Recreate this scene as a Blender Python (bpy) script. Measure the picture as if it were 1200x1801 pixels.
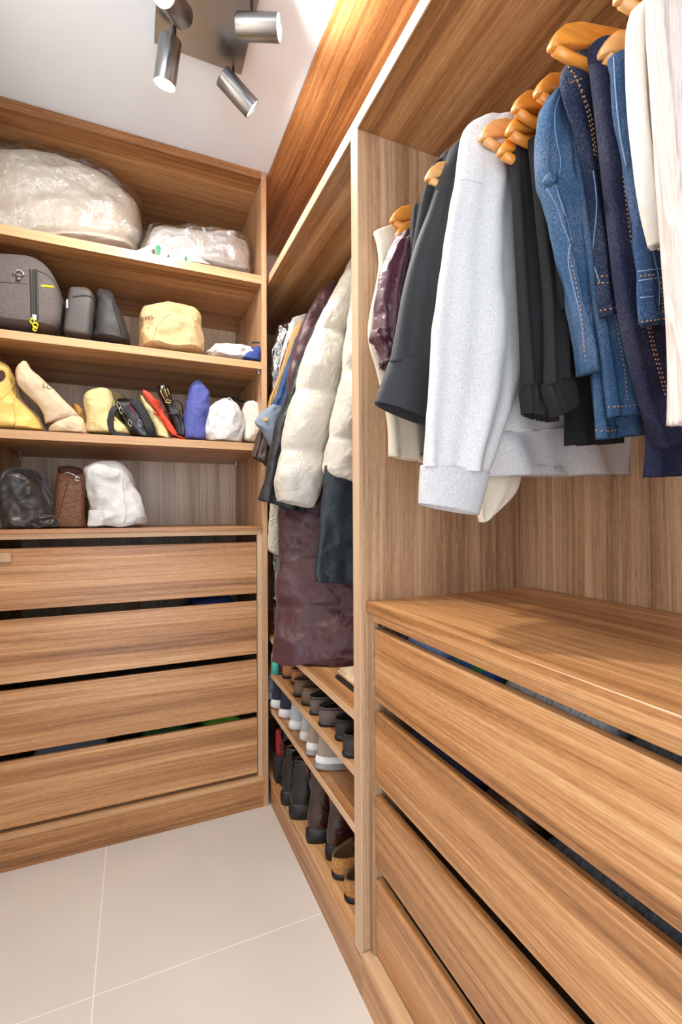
import bpy, bmesh, math, random
from mathutils import Vector, Matrix, noise
from mathutils.bvhtree import BVHTree
R = math.radians
PI = math.pi
random.seed(7)
scn = bpy.context.scene
col = scn.collection
for o in list(bpy.data.objects):
    bpy.data.objects.remove(o)

# ------------------------------------------------------------------ camera
YAW, PITCH, ROLL, FPX = 0.4101, 0.0079, -0.0052, 832.7
CAM = Vector((0, 0, 1.2))
FW = Vector((math.sin(YAW)*math.cos(PITCH), math.cos(YAW)*math.cos(PITCH), math.sin(PITCH)))
RT0 = Vector((math.cos(YAW), -math.sin(YAW), 0))
UP0 = RT0.cross(FW)
RT = RT0*math.cos(ROLL) + UP0*math.sin(ROLL)
UP = -RT0*math.sin(ROLL) + UP0*math.cos(ROLL)
cd = bpy.data.cameras.new('camera')
cam = bpy.data.objects.new('camera', cd)
col.objects.link(cam)
cd.sensor_fit = 'HORIZONTAL'
cd.sensor_width = 36
cd.lens = FPX/1200*36
cd.clip_start = 0.02
m = Matrix((RT, UP, -FW)).transposed().to_4x4()
m.translation = CAM
cam.matrix_world = m
scn.camera = cam

# ------------------------------------------------------------------ world, exposure
w = bpy.data.worlds.new('world')
scn.world = w
w.use_nodes = True
bg = w.node_tree.nodes['Background']
bg.inputs[0].default_value = (0.88, 0.98, 1.12, 1)
bg.inputs[1].default_value = 3.9
vs = scn.view_settings
vs.view_transform = 'Standard'
vs.look = 'None'
vs.gamma = 1
vs.use_curve_mapping = False
vs.exposure = 0.2
SPOT_W = 30.0

# ------------------------------------------------------------------ helpers
def ray(u, v):
    return FW + RT*((u-600)/FPX) - UP*((v-900.5)/FPX)

def at(u, v, X=None, Y=None, Z=None):
    d = ray(u, v)
    if X is not None: t = X/d.x
    elif Y is not None: t = Y/d.y
    else: t = (Z-CAM.z)/d.z
    return CAM + d*t

def lin(c):
    return tuple(((x/255+0.055)/1.055)**2.4 if x/255 > 0.04045 else x/255/12.92 for x in c) + (1,)

WL = {}
def thing(name, label, cat, loc, group=None, rotz=0):
    o = bpy.data.objects.new(name, None)
    col.objects.link(o)
    o.location = loc
    o.rotation_euler = (0, 0, rotz)
    o.empty_display_size = 0.05
    tag(o, label, cat, group)
    WL[o] = Vector(loc)
    return o

def tag(o, label=None, cat=None, group=None):
    if label: o['label'] = label
    if cat: o['category'] = cat
    if group: o['group'] = group
    return o

def part(name, bm, mat, parent=None, smooth=False, local=False, loc=None, bevel=0, label=None):
    """link bm as one mesh object; bm holds world coordinates unless local"""
    if bevel:
        bmesh.ops.bevel(bm, geom=bm.edges[:], offset=bevel, segments=1, affect='EDGES')
    bmesh.ops.recalc_face_normals(bm, faces=bm.faces)
    base = Vector((0, 0, 0))
    if parent is not None:
        if not local: base = WL.get(parent, Vector((0, 0, 0)))
    elif loc is not None:
        base = Vector(loc)
    if base.length:
        for v in bm.verts: v.co -= base
    me = bpy.data.meshes.new(name)
    bm.to_mesh(me)
    bm.free()
    mats = mat if isinstance(mat, (list, tuple)) else [mat]
    for mm in mats: me.materials.append(mm)
    if smooth:
        me.polygons.foreach_set('use_smooth', [True]*len(me.polygons))
    o = bpy.data.objects.new(name, me)
    col.objects.link(o)
    if parent is not None:
        o.parent = parent
        WL[o] = WL.get(parent, Vector((0, 0, 0)))
    else:
        o.location = base
        WL[o] = base
    if label: o['label'] = label
    return o

def struct(name, bm, mat, bevel=0):
    o = part(name, bm, mat, bevel=bevel)
    o['kind'] = 'structure'
    return o

def box(bm, x0, x1, y0, y1, z0, z1):
    vs_ = [bm.verts.new(p) for p in ((x0,y0,z0),(x1,y0,z0),(x1,y1,z0),(x0,y1,z0),(x0,y0,z1),(x1,y0,z1),(x1,y1,z1),(x0,y1,z1))]
    for f in ((0,3,2,1),(4,5,6,7),(0,1,5,4),(1,2,6,5),(2,3,7,6),(3,0,4,7)):
        bm.faces.new([vs_[i] for i in f])
    return bm

def bx(*a):
    return box(bmesh.new(), *a)

def frame_of(d):
    d = d.normalized()
    a = Vector((0, 0, 1)) if abs(d.z) < 0.9 else Vector((1, 0, 0))
    s = d.cross(a).normalized()
    return s, s.cross(d).normalized()

def tube(bm, pts, r, n=8, flat=1.0, cap=True, up=None):
    pts = [Vector(p) for p in pts]
    rings = []
    for i, p in enumerate(pts):
        d = (pts[min(i+1, len(pts)-1)] - pts[max(i-1, 0)])
        if up is not None:
            t = up.normalized()
            s = d.cross(t).normalized()
            t = s.cross(d).normalized()
        else:
            s, t = frame_of(d)
        rr = r[i] if isinstance(r, (list, tuple)) else r
        rings.append([bm.verts.new(p + s*rr*math.cos(2*PI*k/n) + t*rr*flat*math.sin(2*PI*k/n)) for k in range(n)])
    for a, b in zip(rings, rings[1:]):
        for k in range(n):
            bm.faces.new((a[k], a[(k+1) % n], b[(k+1) % n], b[k]))
    if cap:
        bm.faces.new(rings[0][::-1])
        bm.faces.new(rings[-1])
    return bm

def cyl(bm, p, q, r, n=16, r2=None):
    return tube(bm, [p, q], [r, r if r2 is None else r2], n)

def catmull(rows, m):
    """rows: list of flat float lists -> m interpolated rows"""
    n = len(rows)
    out = []
    for j in range(m):
        t = j*(n-1)/(m-1)
        i = min(int(t), n-2)
        f = t - i
        p0, p1, p2, p3 = rows[max(i-1, 0)], rows[i], rows[i+1], rows[min(i+2, n-1)]
        out.append([0.5*(2*b + (c-a)*f + (2*a-5*b+4*c-d)*f*f + (3*b-a-3*c+d)*f**3) for a, b, c, d in zip(p0, p1, p2, p3)])
    return out

def loft(rows, n=44, m=34, p=2.2, dvec=None, wave=0.0, k=4.0, ph=0.0, wgrow=1.0, crumple=0.0, cs=14.0,
         quilts=None, hem=0.0, top=True, zmin=None, seed=0, zmax=None, pleat=0.0, ridge=0.0, xmax=None):
    """rows: (L, R, halfdepth). A closed skin swept through cross-sections."""
    flat = [list(L)+list(Rr)+[D] for L, Rr, D in rows]
    flat = catmull(flat, m)
    bm = bmesh.new()
    rings = []
    off = Vector((seed*3.7, seed*1.9, seed*5.3))
    for j, f in enumerate(flat):
        t = j/(m-1)
        L, Rr, D = Vector(f[0:3]), Vector(f[3:6]), max(f[6], 0.001)
        c, h = (L+Rr)/2, (Rr-L)/2
        d = dvec if dvec is not None else Vector((h.y, -h.x, 0)).normalized()
        sq, sw = 1.0, 1.0
        if quilts:
            q = t*(len(rows)-1)
            a = max([x for x in quilts if x <= q], default=None)
            b = min([x for x in quilts if x > q], default=None)
            if a is not None and b is not None:
                s = math.sin(PI*(q-a)/(b-a))
                sq = 0.36 + 0.64*max(s, 0)**0.38
                sw = 0.95 + 0.05*max(s, 0)**0.5
        ring = []
        for i in range(n):
            th = 2*PI*i/n
            cs_, sn = math.cos(th), math.sin(th)
            x = math.copysign(abs(cs_)**(2/p), cs_)
            y = math.copysign(abs(sn)**(2/p), sn)
            g = wave*(0.25+0.75*min(1, t*wgrow))
            wv = g*(math.sin(k*x*PI*0.5+ph+0.7*math.sin(3*t+ph)) + 0.5*math.sin(1.9*k*x*PI*0.5+ph*2.3-t*1.7))
            pl = 1+pleat*math.sin(k*2.2*x+ph)*(0.4+0.6*t)
            q = c + h*(x*sw) + d*(D*sq*y*pl + wv)
            if crumple:
                v1 = noise.noise_vector(q*cs+off)
                v2 = noise.noise_vector(q*cs*2.3+off)
                q = q + v1*crumple + v2*(crumple*0.45)
            if ridge:
                dd = noise.noise_vector(q*cs*0.5+off)*0.05
                a1 = 1-abs(noise.noise((q+dd)*cs*0.8+off*2))*2.4
                a2 = 1-abs(noise.noise((q+dd)*cs*1.9+off*3))*2.4
                q = q + d*(ridge*(a1+0.5*a2)*(1 if y > 0 else -1)*min(1, abs(y)*2))
            if zmin is not None and q.z < zmin: q.z = zmin
            if zmax is not None and q.z > zmax: q.z = zmax
            if xmax is not None and q.x > xmax: q.x = xmax
            ring.append(bm.verts.new(q))
        rings.append(ring)
    for a, b in zip(rings, rings[1:]):
        for i in range(n):
            bm.faces.new((a[i], a[(i+1) % n], b[(i+1) % n], b[i]))
    def fan(ring, inset, lift):
        c = sum((v.co for v in ring), Vector())/n
        if inset:
            inner = [bm.verts.new(c + (v.co-c)*0.93 + Vector((0, 0, 0.001))) for v in ring]
            deep = [bm.verts.new(c + (v.co-c)*0.88 + Vector((0, 0, lift))) for v in ring]
            for a, b in ((ring, inner), (inner, deep)):
                for i in range(n):
                    bm.faces.new((a[i], a[(i+1) % n], b[(i+1) % n], b[i]))
            ring = deep
            c = c + Vector((0, 0, lift))
        cv = bm.verts.new(c)
        for i in range(n):
            bm.faces.new((ring[i], ring[(i+1) % n], cv))
    fan(rings[0], False, 0)
    fan(rings[-1], hem > 0, hem)
    return bm

def prow(u1, v1, u2, v2, Y, D, Y2=None):
    return (at(u1, v1, Y=Y), at(u2, v2, Y=Y if Y2 is None else Y2), D)

def prows(Y, D, *rs):
    return [prow(*r, Y, D) for r in rs]

def base_of(bm):
    xs = [v.co.x for v in bm.verts]; ys = [v.co.y for v in bm.verts]; zs = [v.co.z for v in bm.verts]
    return Vector(((min(xs)+max(xs))/2, (min(ys)+max(ys))/2, min(zs)))

def single(name, bm, mat, label, cat, group=None, smooth=True):
    o = part(name, bm, mat, smooth=smooth, loc=base_of(bm))
    return tag(o, label, cat, group)

def bvh(*objs):
    vv, ff = [], []
    for o in objs:
        b = len(vv)
        vv += [v.co + WL[o] for v in o.data.vertices]
        ff += [tuple(i+b for i in p.vertices) for p in o.data.polygons]
    return BVHTree.FromPolygons(vv, ff)

def onto(tree, u, v, off=0.002):
    d = ray(u, v).normalized()
    h = tree.ray_cast(CAM, d)
    if h[0] is None: return None
    return h[0] - d*off

def seams(tree, plines, r, mat, parent, name='seam', off=0.0003, **kw):
    for pl in plines:
        b_ = lines_on(tree, [pl], r, off=off, **kw)
        if len(b_.verts): part(name, b_, mat, parent, smooth=True)

def stitches(tree, plines, r, mat, parent):
    o = part('stitching', lines_on(tree, plines, r, step=4, off=0.0006, dash=True), mat, parent)
    o['kind'] = 'stuff'

def lines_on(tree, plines, r, step=7, off=0.0015, dash=None, bm=None):
    """thin threads laid over a surface; plines in picture points"""
    bm = bm or bmesh.new()
    for pl in plines:
        pts = []
        if len(pl) > 2: pl = [tuple(x) for x in catmull([list(x) for x in pl], len(pl)*4)]
        for (a, b) in zip(pl, pl[1:]):
            n = max(1, round(math.hypot(b[0]-a[0], b[1]-a[1])/step))
            for i in range(n):
                q = onto(tree, a[0]+(b[0]-a[0])*i/n, a[1]+(b[1]-a[1])*i/n, off)
                if q is not None and (not pts or (q-pts[-1]).length < 0.08): pts.append(q)
        if dash:
            for i in range(0, len(pts)-1, 2):
                tube(bm, [pts[i], pts[i].lerp(pts[i+1], 0.75)], r, 4)
        elif len(pts) > 1:
            tube(bm, pts, r, 5)
    return bm

# ------------------------------------------------------------------ materials
def newmat(name):
    m = bpy.data.materials.new(name)
    m.use_nodes = True
    nt = m.node_tree
    return m, nt, nt.nodes, nt.links, nt.nodes['Principled BSDF']

def nd(nodes, kind, **kw):
    n = nodes.new(kind)
    for k_, v_ in kw.items(): setattr(n, k_, v_)
    return n

def ramp(nodes, stops):
    r = nodes.new('ShaderNodeValToRGB')
    e = r.color_ramp.elements
    while len(e) < len(stops): e.new(0.5)
    for el, (p_, c_) in zip(e, stops):
        el.position = p_
        el.color = c_ if len(c_) == 4 else tuple(c_)+(1,)
    return r

def wood(name, axis, dark, mid, light, rough=0.38, contrast=1.0, spec=0.55):
    m, nt, N, Lk, B = newmat(name)
    tc = nd(N, 'ShaderNodeTexCoord')
    oi = nd(N, 'ShaderNodeObjectInfo')
    mul = nd(N, 'ShaderNodeVectorMath', operation='SCALE')
    mul.inputs[3].default_value = 17.0
    comb = nd(N, 'ShaderNodeCombineXYZ')
    for i in range(3): Lk.new(oi.outputs['Random'], comb.inputs[i])
    Lk.new(comb.outputs[0], mul.inputs[0])
    add = nd(N, 'ShaderNodeVectorMath', operation='ADD')
    Lk.new(tc.outputs['Object'], add.inputs[0])
    Lk.new(mul.outputs[0], add.inputs[1])
    # gentle warp so the streaks wander
    wn = nd(N, 'ShaderNodeTexNoise')
    wm = nd(N, 'ShaderNodeMapping')
    wm.inputs['Scale'].default_value = tuple(1.3 if i == axis else 4 for i in range(3))
    Lk.new(add.outputs[0], wm.inputs[0]); Lk.new(wm.outputs[0], wn.inputs['Vector'])
    wn.inputs['Scale'].default_value = 1.0
    ws = nd(N, 'ShaderNodeVectorMath', operation='SCALE'); ws.inputs[3].default_value = 0.02
    Lk.new(wn.outputs['Color'], ws.inputs[0])
    ad2 = nd(N, 'ShaderNodeVectorMath', operation='ADD')
    Lk.new(add.outputs[0], ad2.inputs[0]); Lk.new(ws.outputs[0], ad2.inputs[1])
    def nz(al, ac, detail, rgh=0.6):
        mp = nd(N, 'ShaderNodeMapping')
        mp.inputs['Scale'].default_value = tuple(al if i == axis else ac for i in range(3))
        Lk.new(ad2.outputs[0], mp.inputs[0])
        t = nd(N, 'ShaderNodeTexNoise')
        t.inputs['Scale'].default_value = 1.0
        t.inputs['Detail'].default_value = detail
        t.inputs['Roughness'].default_value = rgh
        Lk.new(mp.outputs[0], t.inputs['Vector'])
        return t.outputs['Fac']
    a = nz(0.38, 15, 4)
    b = nz(0.9, 95, 3, 0.65)
    c = nz(5, 400, 2)
    e = nz(45, 300, 1)
    def mathn(op, x, y, clamp=False):
        q = nd(N, 'ShaderNodeMath', operation=op); q.use_clamp = clamp
        for i, val in enumerate((x, y)):
            if hasattr(val, 'is_linked') or isinstance(val, bpy.types.NodeSocket): Lk.new(val, q.inputs[i])
            else: q.inputs[i].default_value = val
        return q.outputs[0]
    s = mathn('ADD', mathn('MULTIPLY', a, 0.46), mathn('MULTIPLY', b, 0.28))
    s = mathn('ADD', s, mathn('MULTIPLY', c, 0.17))
    s = mathn('ADD', s, mathn('MULTIPLY', e, 0.10))
    s = mathn('ADD', mathn('MULTIPLY', mathn('SUBTRACT', s, 0.5), 3.0*contrast), 0.5, True)
    rp = ramp(N, [(0.0, dark), (0.30, tuple((x+y)/2 for x, y in zip(dark, mid))), (0.52, mid), (1.0, light)])
    Lk.new(s, rp.inputs[0])
    Lk.new(rp.outputs[0], B.inputs['Base Color'])
    B.inputs['Roughness'].default_value = rough
    B.inputs['Specular IOR Level'].default_value = spec
    bp = nd(N, 'ShaderNodeBump'); bp.inputs['Strength'].default_value = 0.08; bp.inputs['Distance'].default_value = 0.002
    Lk.new(c, bp.inputs['Height']); Lk.new(bp.outputs[0], B.inputs['Normal'])
    return m

WD, WM, WLt = lin((94, 54, 24)), lin((178, 125, 77)), lin((224, 179, 128))
wood_x = wood('wood_grain_x', 0, WD, WM, WLt)
wood_y = wood('wood_grain_y', 1, WD, WM, WLt)
wood_z = wood('wood_grain_z', 2, lin((112, 80, 54)), lin((178, 142, 108)), lin((212, 180, 146)), contrast=1.2)  # same laminate on upright panels, the greying of cool light put into its colour
wood_zw = wood('wood_panel_z', 2, lin((124, 84, 54)), lin((186, 142, 102)), lin((220, 182, 142)), contrast=1.0)
wood_bk = wood('wood_back_panel_lightened', 2, lin((156, 128, 98)), lin((216, 190, 160)), lin((238, 218, 192)), contrast=1.1)  # paler copy of the panel wood, shade in the shelf recess lightened by colour
edge_band = wood('wood_edge_band', 2, lin((178, 142, 108)), lin((206, 174, 142)), lin((222, 194, 164)), contrast=0.8)
edge_x = wood('wood_edge_band_x', 0, lin((170, 124, 82)), lin((206, 164, 118)), lin((226, 188, 146)), contrast=0.8)
edge_y = wood('wood_edge_band_y', 1, lin((178, 138, 100)), lin((212, 176, 138)), lin((228, 198, 164)), contrast=0.8)
wood_dark = wood('wood_drawer_box', 0, lin((90, 70, 54)), lin((120, 96, 76)), lin((140, 116, 94)))

def plain(name, c, rough=0.5, metal=0.0, spec=0.5, var=0.0, vs_=8.0, bump=0.0, bs=60.0, sheen=0.0, coat=0.0, aniso=0.0, stretch=None, wr=0.0, ws=14.0):
    m, nt, N, Lk, B = newmat(name)
    cc = lin(c)
    B.inputs['Base Color'].default_value = cc
    B.inputs['Roughness'].default_value = rough
    B.inputs['Metallic'].default_value = metal
    B.inputs['Specular IOR Level'].default_value = spec
    if sheen:
        B.inputs['Sheen Weight'].default_value = sheen
    if coat:
        B.inputs['Coat Weight'].default_value = coat
        B.inputs['Coat Roughness'].default_value = 0.15
    tc = nd(N, 'ShaderNodeTexCoord')
    mp = nd(N, 'ShaderNodeMapping')
    if stretch: mp.inputs['Scale'].default_value = stretch
    Lk.new(tc.outputs['Object'], mp.inputs[0])
    if var:
        t = nd(N, 'ShaderNodeTexNoise'); t.inputs['Scale'].default_value = vs_; t.inputs['Detail'].default_value = 4
        Lk.new(mp.outputs[0], t.inputs['Vector'])
        lo = tuple(x*(1-var) for x in cc[:3])+(1,)
        hi = tuple(min(1, x*(1+var)) for x in cc[:3])+(1,)
        rp = ramp(N, [(0.3, lo), (0.7, hi)])
        Lk.new(t.outputs['Fac'], rp.inputs[0]); Lk.new(rp.outputs[0], B.inputs['Base Color'])
    if bump:
        t = nd(N, 'ShaderNodeTexNoise'); t.inputs['Scale'].default_value = bs; t.inputs['Detail'].default_value = 3
        Lk.new(mp.outputs[0], t.inputs['Vector'])
        bp = nd(N, 'ShaderNodeBump'); bp.inputs['Strength'].default_value = bump; bp.inputs['Distance'].default_value = 0.01
        Lk.new(t.outputs['Fac'], bp.inputs['Height']); Lk.new(bp.outputs[0], B.inputs['Normal'])
    if wr:
        hs = []
        for sc in (ws, ws*2.1):
            t = nd(N, 'ShaderNodeTexNoise'); t.inputs['Scale'].default_value = sc; t.inputs['Detail'].default_value = 1.5
            t.inputs['Distortion'].default_value = 0.9
            Lk.new(mp.outputs[0], t.inputs['Vector'])
            a = nd(N, 'ShaderNodeMath', operation='SUBTRACT'); a.inputs[1].default_value = 0.5
            Lk.new(t.outputs['Fac'], a.inputs[0])
            b = nd(N, 'ShaderNodeMath', operation='ABSOLUTE'); Lk.new(a.outputs[0], b.inputs[0])
            hs.append(b.outputs[0])
        c = nd(N, 'ShaderNodeMath', operation='MULTIPLY_ADD'); c.inputs[1].default_value = 0.4
        Lk.new(hs[1], c.inputs[0]); Lk.new(hs[0], c.inputs[2])
        bw = nd(N, 'ShaderNodeBump'); bw.inputs['Strength'].default_value = wr; bw.inputs['Distance'].default_value = 0.06
        bw.invert = True
        Lk.new(c.outputs[0], bw.inputs['Height'])
        if bump: Lk.new(bp.outputs[0], bw.inputs['Normal'])
        Lk.new(bw.outputs[0], B.inputs['Normal'])
    return m

def denim(name, c, fade=0.35):
    m, nt, N, Lk, B = newmat(name)
    cc = lin(c)[:3]
    tc = nd(N, 'ShaderNodeTexCoord')
    t1 = nd(N, 'ShaderNodeTexNoise'); t1.inputs['Scale'].default_value = 650; t1.inputs['Detail'].default_value = 2
    mp = nd(N, 'ShaderNodeMapping'); mp.inputs['Scale'].default_value = (1, 1, 0.45)
    Lk.new(tc.outputs['Object'], mp.inputs[0]); Lk.new(mp.outputs[0], t1.inputs['Vector'])
    t2 = nd(N, 'ShaderNodeTexNoise'); t2.inputs['Scale'].default_value = 9; t2.inputs['Detail'].default_value = 5
    Lk.new(tc.outputs['Object'], t2.inputs['Vector'])
    mx = nd(N, 'ShaderNodeMath', operation='ADD')
    m1 = nd(N, 'ShaderNodeMath', operation='MULTIPLY'); m1.inputs[1].default_value = 0.6
    m2 = nd(N, 'ShaderNodeMath', operation='MULTIPLY'); m2.inputs[1].default_value = 0.4
    Lk.new(t1.outputs['Fac'], m1.inputs[0]); Lk.new(t2.outputs['Fac'], m2.inputs[0])
    Lk.new(m1.outputs[0], mx.inputs[0]); Lk.new(m2.outputs[0], mx.inputs[1])
    hi = tuple(x+(0.55-x)*fade for x in cc)
    lo = tuple(x*0.5 for x in cc)
    rp = ramp(N, [(0.26, lo), (0.5, cc), (0.76, hi)])
    Lk.new(mx.outputs[0], rp.inputs[0]); Lk.new(rp.outputs[0], B.inputs['Base Color'])
    B.inputs['Roughness'].default_value = 0.85
    B.inputs['Specular IOR Level'].default_value = 0.2
    bp = nd(N, 'ShaderNodeBump'); bp.inputs['Strength'].default_value = 0.3; bp.inputs['Distance'].default_value = 0.002
    Lk.new(t1.outputs['Fac'], bp.inputs['Height']); Lk.new(bp.outputs[0], B.inputs['Normal'])
    return m

def heather(name, lo, hi, scale=160):
    m, nt, N, Lk, B = newmat(name)
    tc = nd(N, 'ShaderNodeTexCoord')
    mp = nd(N, 'ShaderNodeMapping'); mp.inputs['Scale'].default_value = (1, 1, 0.6)
    Lk.new(tc.outputs['Object'], mp.inputs[0])
    t = nd(N, 'ShaderNodeTexNoise'); t.inputs['Scale'].default_value = scale; t.inputs['Detail'].default_value = 3
    Lk.new(mp.outputs[0], t.inputs['Vector'])
    rp = ramp(N, [(0.3, lin(lo)), (0.62, lin(hi))])
    Lk.new(t.outputs['Fac'], rp.inputs[0]); Lk.new(rp.outputs[0], B.inputs['Base Color'])
    B.inputs['Roughness'].default_value = 0.9
    B.inputs['Specular IOR Level'].default_value = 0.15
    bp = nd(N, 'ShaderNodeBump'); bp.inputs['Strength'].default_value = 0.2; bp.inputs['Distance'].default_value = 0.002
    Lk.new(t.outputs['Fac'], bp.inputs['Height']); Lk.new(bp.outputs[0], B.inputs['Normal'])
    return m

def pattern(name, c1, c2):
    m, nt, N, Lk, B = newmat(name)
    tc = nd(N, 'ShaderNodeTexCoord')
    t = nd(N, 'ShaderNodeTexVoronoi', feature='DISTANCE_TO_EDGE'); t.inputs['Scale'].default_value = 22
    Lk.new(tc.outputs['Object'], t.inputs['Vector'])
    rp = ramp(N, [(0.10, lin(c2)), (0.14, lin(c1))])
    Lk.new(t.outputs['Distance'], rp.inputs[0]); Lk.new(rp.outputs[0], B.inputs['Base Color'])
    B.inputs['Roughness'].default_value = 0.85
    return m

def film(name, tint=(255, 255, 255), opacity=0.22, rough=0.12):
    m, nt, N, Lk, B = newmat(name)
    B.inputs['Base Color'].default_value = lin(tint)
    B.inputs['Roughness'].default_value = rough
    B.inputs['Specular IOR Level'].default_value = 0.8
    tr = nd(N, 'ShaderNodeBsdfTransparent')
    mx = nd(N, 'ShaderNodeMixShader')
    lw = nd(N, 'ShaderNodeLayerWeight'); lw.inputs[0].default_value = 0.35
    mr = nd(N, 'ShaderNodeMapRange')
    mr.inputs[3].default_value = opacity; mr.inputs[4].default_value = 0.8
    Lk.new(lw.outputs['Facing'], mr.inputs[0])
    Lk.new(mr.outputs[0], mx.inputs[0])
    gl = nd(N, 'ShaderNodeBsdfGlossy'); gl.inputs['Roughness'].default_value = rough
    Lk.new(tr.outputs[0], mx.inputs[1]); Lk.new(gl.outputs[0], mx.inputs[2])
    Lk.new(mx.outputs[0], N['Material Output'].inputs[0])
    t = nd(N, 'ShaderNodeTexNoise'); t.inputs['Scale'].default_value = 26; t.inputs['Detail'].default_value = 4
    tc = nd(N, 'ShaderNodeTexCoord'); Lk.new(tc.outputs['Object'], t.inputs['Vector'])
    bp = nd(N, 'ShaderNodeBump'); bp.inputs['Strength'].default_value = 0.8; bp.inputs['Distance'].default_value = 0.02
    Lk.new(t.outputs['Fac'], bp.inputs['Height']); Lk.new(bp.outputs[0], gl.inputs['Normal'])
    return m

def emission(name, c, s):
    m, nt, N, Lk, B = newmat(name)
    e = nd(N, 'ShaderNodeEmission'); e.inputs[0].default_value = c; e.inputs[1].default_value = s
    Lk.new(e.outputs[0], N['Material Output'].inputs[0])
    return m

M = {}
M['ceiling'] = plain('ceiling_paint', (224, 234, 245), 0.9, var=0.015, vs_=2)
M['wall'] = plain('wall_paint', (226, 220, 212), 0.9, var=0.02, vs_=2)
M['tile'] = plain('floor_tile', (210, 203, 194), 0.42, var=0.05, vs_=2.2, spec=0.35)
M['grout'] = plain('grout', (236, 232, 226), 0.9)
M['steel'] = plain('brushed_steel', (150, 150, 150), 0.30, 1.0, bump=0.05, bs=90, stretch=(1, 1, 12))
M['chrome'] = plain('chrome', (200, 200, 202), 0.14, 1.0)
M['gold'] = plain('gold_metal', (214, 170, 96), 0.25, 1.0)
M['hanger'] = plain('hanger_wood', (214, 138, 52), 0.32, var=0.25, vs_=14, stretch=(1, 6, 6), coat=0.35)
M['hanger_pale'] = plain('hanger_pale_wood', (222, 164, 100), 0.35, var=0.18, vs_=14, stretch=(1, 6, 6), coat=0.3)
M['lens'] = emission('lamp_lens', (1, 0.97, 0.92, 1), 14)
M['duvet'] = plain('white_down', (206, 197, 182), 0.85, var=0.04, wr=0.25, ws=7)
M['film'] = film('clear_plastic', opacity=0.10, rough=0.14)
M['film2'] = film('cloudy_plastic', opacity=0.2, rough=0.16)
M['paper'] = plain('white_packet', (208, 205, 200), 0.6, wr=0.3, ws=10)
M['green'] = plain('green_print', (24, 128, 78), 0.5)
M['brownp'] = plain('brown_print', (74, 58, 50), 0.6)
M['grey_bag'] = heather('grey_nylon_melange', (92, 86, 84), (118, 111, 108), 420)
M['grey_pouch'] = plain('grey_pouch', (80, 76, 74), 0.55, bump=0.1, bs=200)
M['dark_pouch'] = plain('dark_grey_pouch', (52, 50, 50), 0.6, bump=0.15, bs=150, var=0.2)
M['zip'] = plain('zip_tape', (62, 58, 57), 0.6)
M['yellow'] = plain('yellow_cord', (236, 214, 40), 0.5)
M['tan_cloth'] = plain('tan_dust_bag', (206, 174, 128), 0.85, var=0.1, wr=0.3, ws=9)
M['print_brown'] = plain('brown_lettering', (92, 70, 48), 0.8)
M['print_black'] = plain('black_lettering', (36, 34, 36), 0.8)
M['white_cloth'] = plain('white_cloth', (212, 211, 209), 0.85, var=0.03, wr=0.28, ws=10)
M['blue_cloth'] = plain('navy_blue_cloth', (48, 62, 128), 0.8, var=0.2)
M['yellow_cloth'] = plain('yellow_satin', (230, 192, 98), 0.45, var=0.14, wr=0.3, ws=7, sheen=0.3)
M['canvas'] = plain('natural_canvas', (220, 196, 164), 0.9, var=0.08, wr=0.35, ws=9)
M['ochre'] = plain('ochre_cloth', (190, 140, 70), 0.85)
M['pale_yellow'] = plain('pale_yellow_cloth', (222, 204, 146), 0.85, var=0.08, wr=0.28, ws=12)
M['olive'] = plain('olive_cloth', (160, 148, 100), 0.85, var=0.1)
M['black_leather'] = plain('black_leather', (16, 16, 18), 0.3, var=0.2, bump=0.1, bs=120, coat=0.3)
M['black_web'] = plain('black_webbing', (30, 29, 31), 0.65, bump=0.2, bs=300)
M['plum'] = plain('plum_lining', (110, 40, 74), 0.5)
M['red'] = plain('red_cloth', (222, 72, 44), 0.6, var=0.1)
M['violet_blue'] = plain('violet_blue_cloth', (84, 92, 164), 0.8, var=0.12, wr=0.28, ws=12)
M['cream_cloth'] = plain('cream_cloth', (216, 209, 198), 0.85, var=0.03, wr=0.28, ws=12)
M['satin_black'] = plain('dark_satin', (42, 33, 28), 0.36, sheen=0.3, wr=0.35, ws=6, var=0.3)
M['brown_croc'] = plain('brown_woven_leather', (108, 68, 42), 0.45, var=0.45, vs_=60, bump=0.5, bs=130, stretch=(1, 1, 2.2))
M['brown_trim'] = plain('brown_leather_trim', (84, 46, 30), 0.4)
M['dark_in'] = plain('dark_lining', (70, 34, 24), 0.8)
# garments
M['grey_marl'] = heather('grey_marl_jersey', (188, 187, 186), (210, 209, 207), 420)
M['rib_marl'] = heather('grey_marl_rib', (176, 175, 175), (200, 199, 198), 420)
M['black_wool'] = plain('charcoal_wool', (35, 36, 40), 0.75, sheen=0.15, var=0.15, bump=0.15, bs=240)
M['black_cotton'] = plain('black_cotton', (23, 23, 24), 0.85, var=0.2, bump=0.2, bs=200)
M['black_deep'] = plain('deep_black_cloth', (17, 17, 19), 0.9)
M['satin_burg'] = plain('burgundy_satin', (70, 20, 38), 0.3, sheen=0.4, wr=0.3, ws=9, var=0.35, vs_=9)
M['cream_trouser'] = plain('cream_twill', (222, 212, 190), 0.8, var=0.04, bump=0.1, bs=120)
M['denim_mid'] = denim('mid_blue_denim', (54, 86, 120), 0.34)
M['denim_dark'] = denim('dark_blue_denim', (30, 40, 66), 0.2)
M['denim_navy'] = denim('navy_denim', (30, 33, 58), 0.12)
M['denim_blue'] = denim('worn_blue_denim', (46, 74, 112), 0.34)
M['denim_pale'] = denim('pale_denim', (130, 142, 158), 0.35)
M['thread'] = plain('orange_thread', (196, 142, 92), 0.7)
M['thread_w'] = plain('pale_thread', (118, 142, 172), 0.7)
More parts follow.
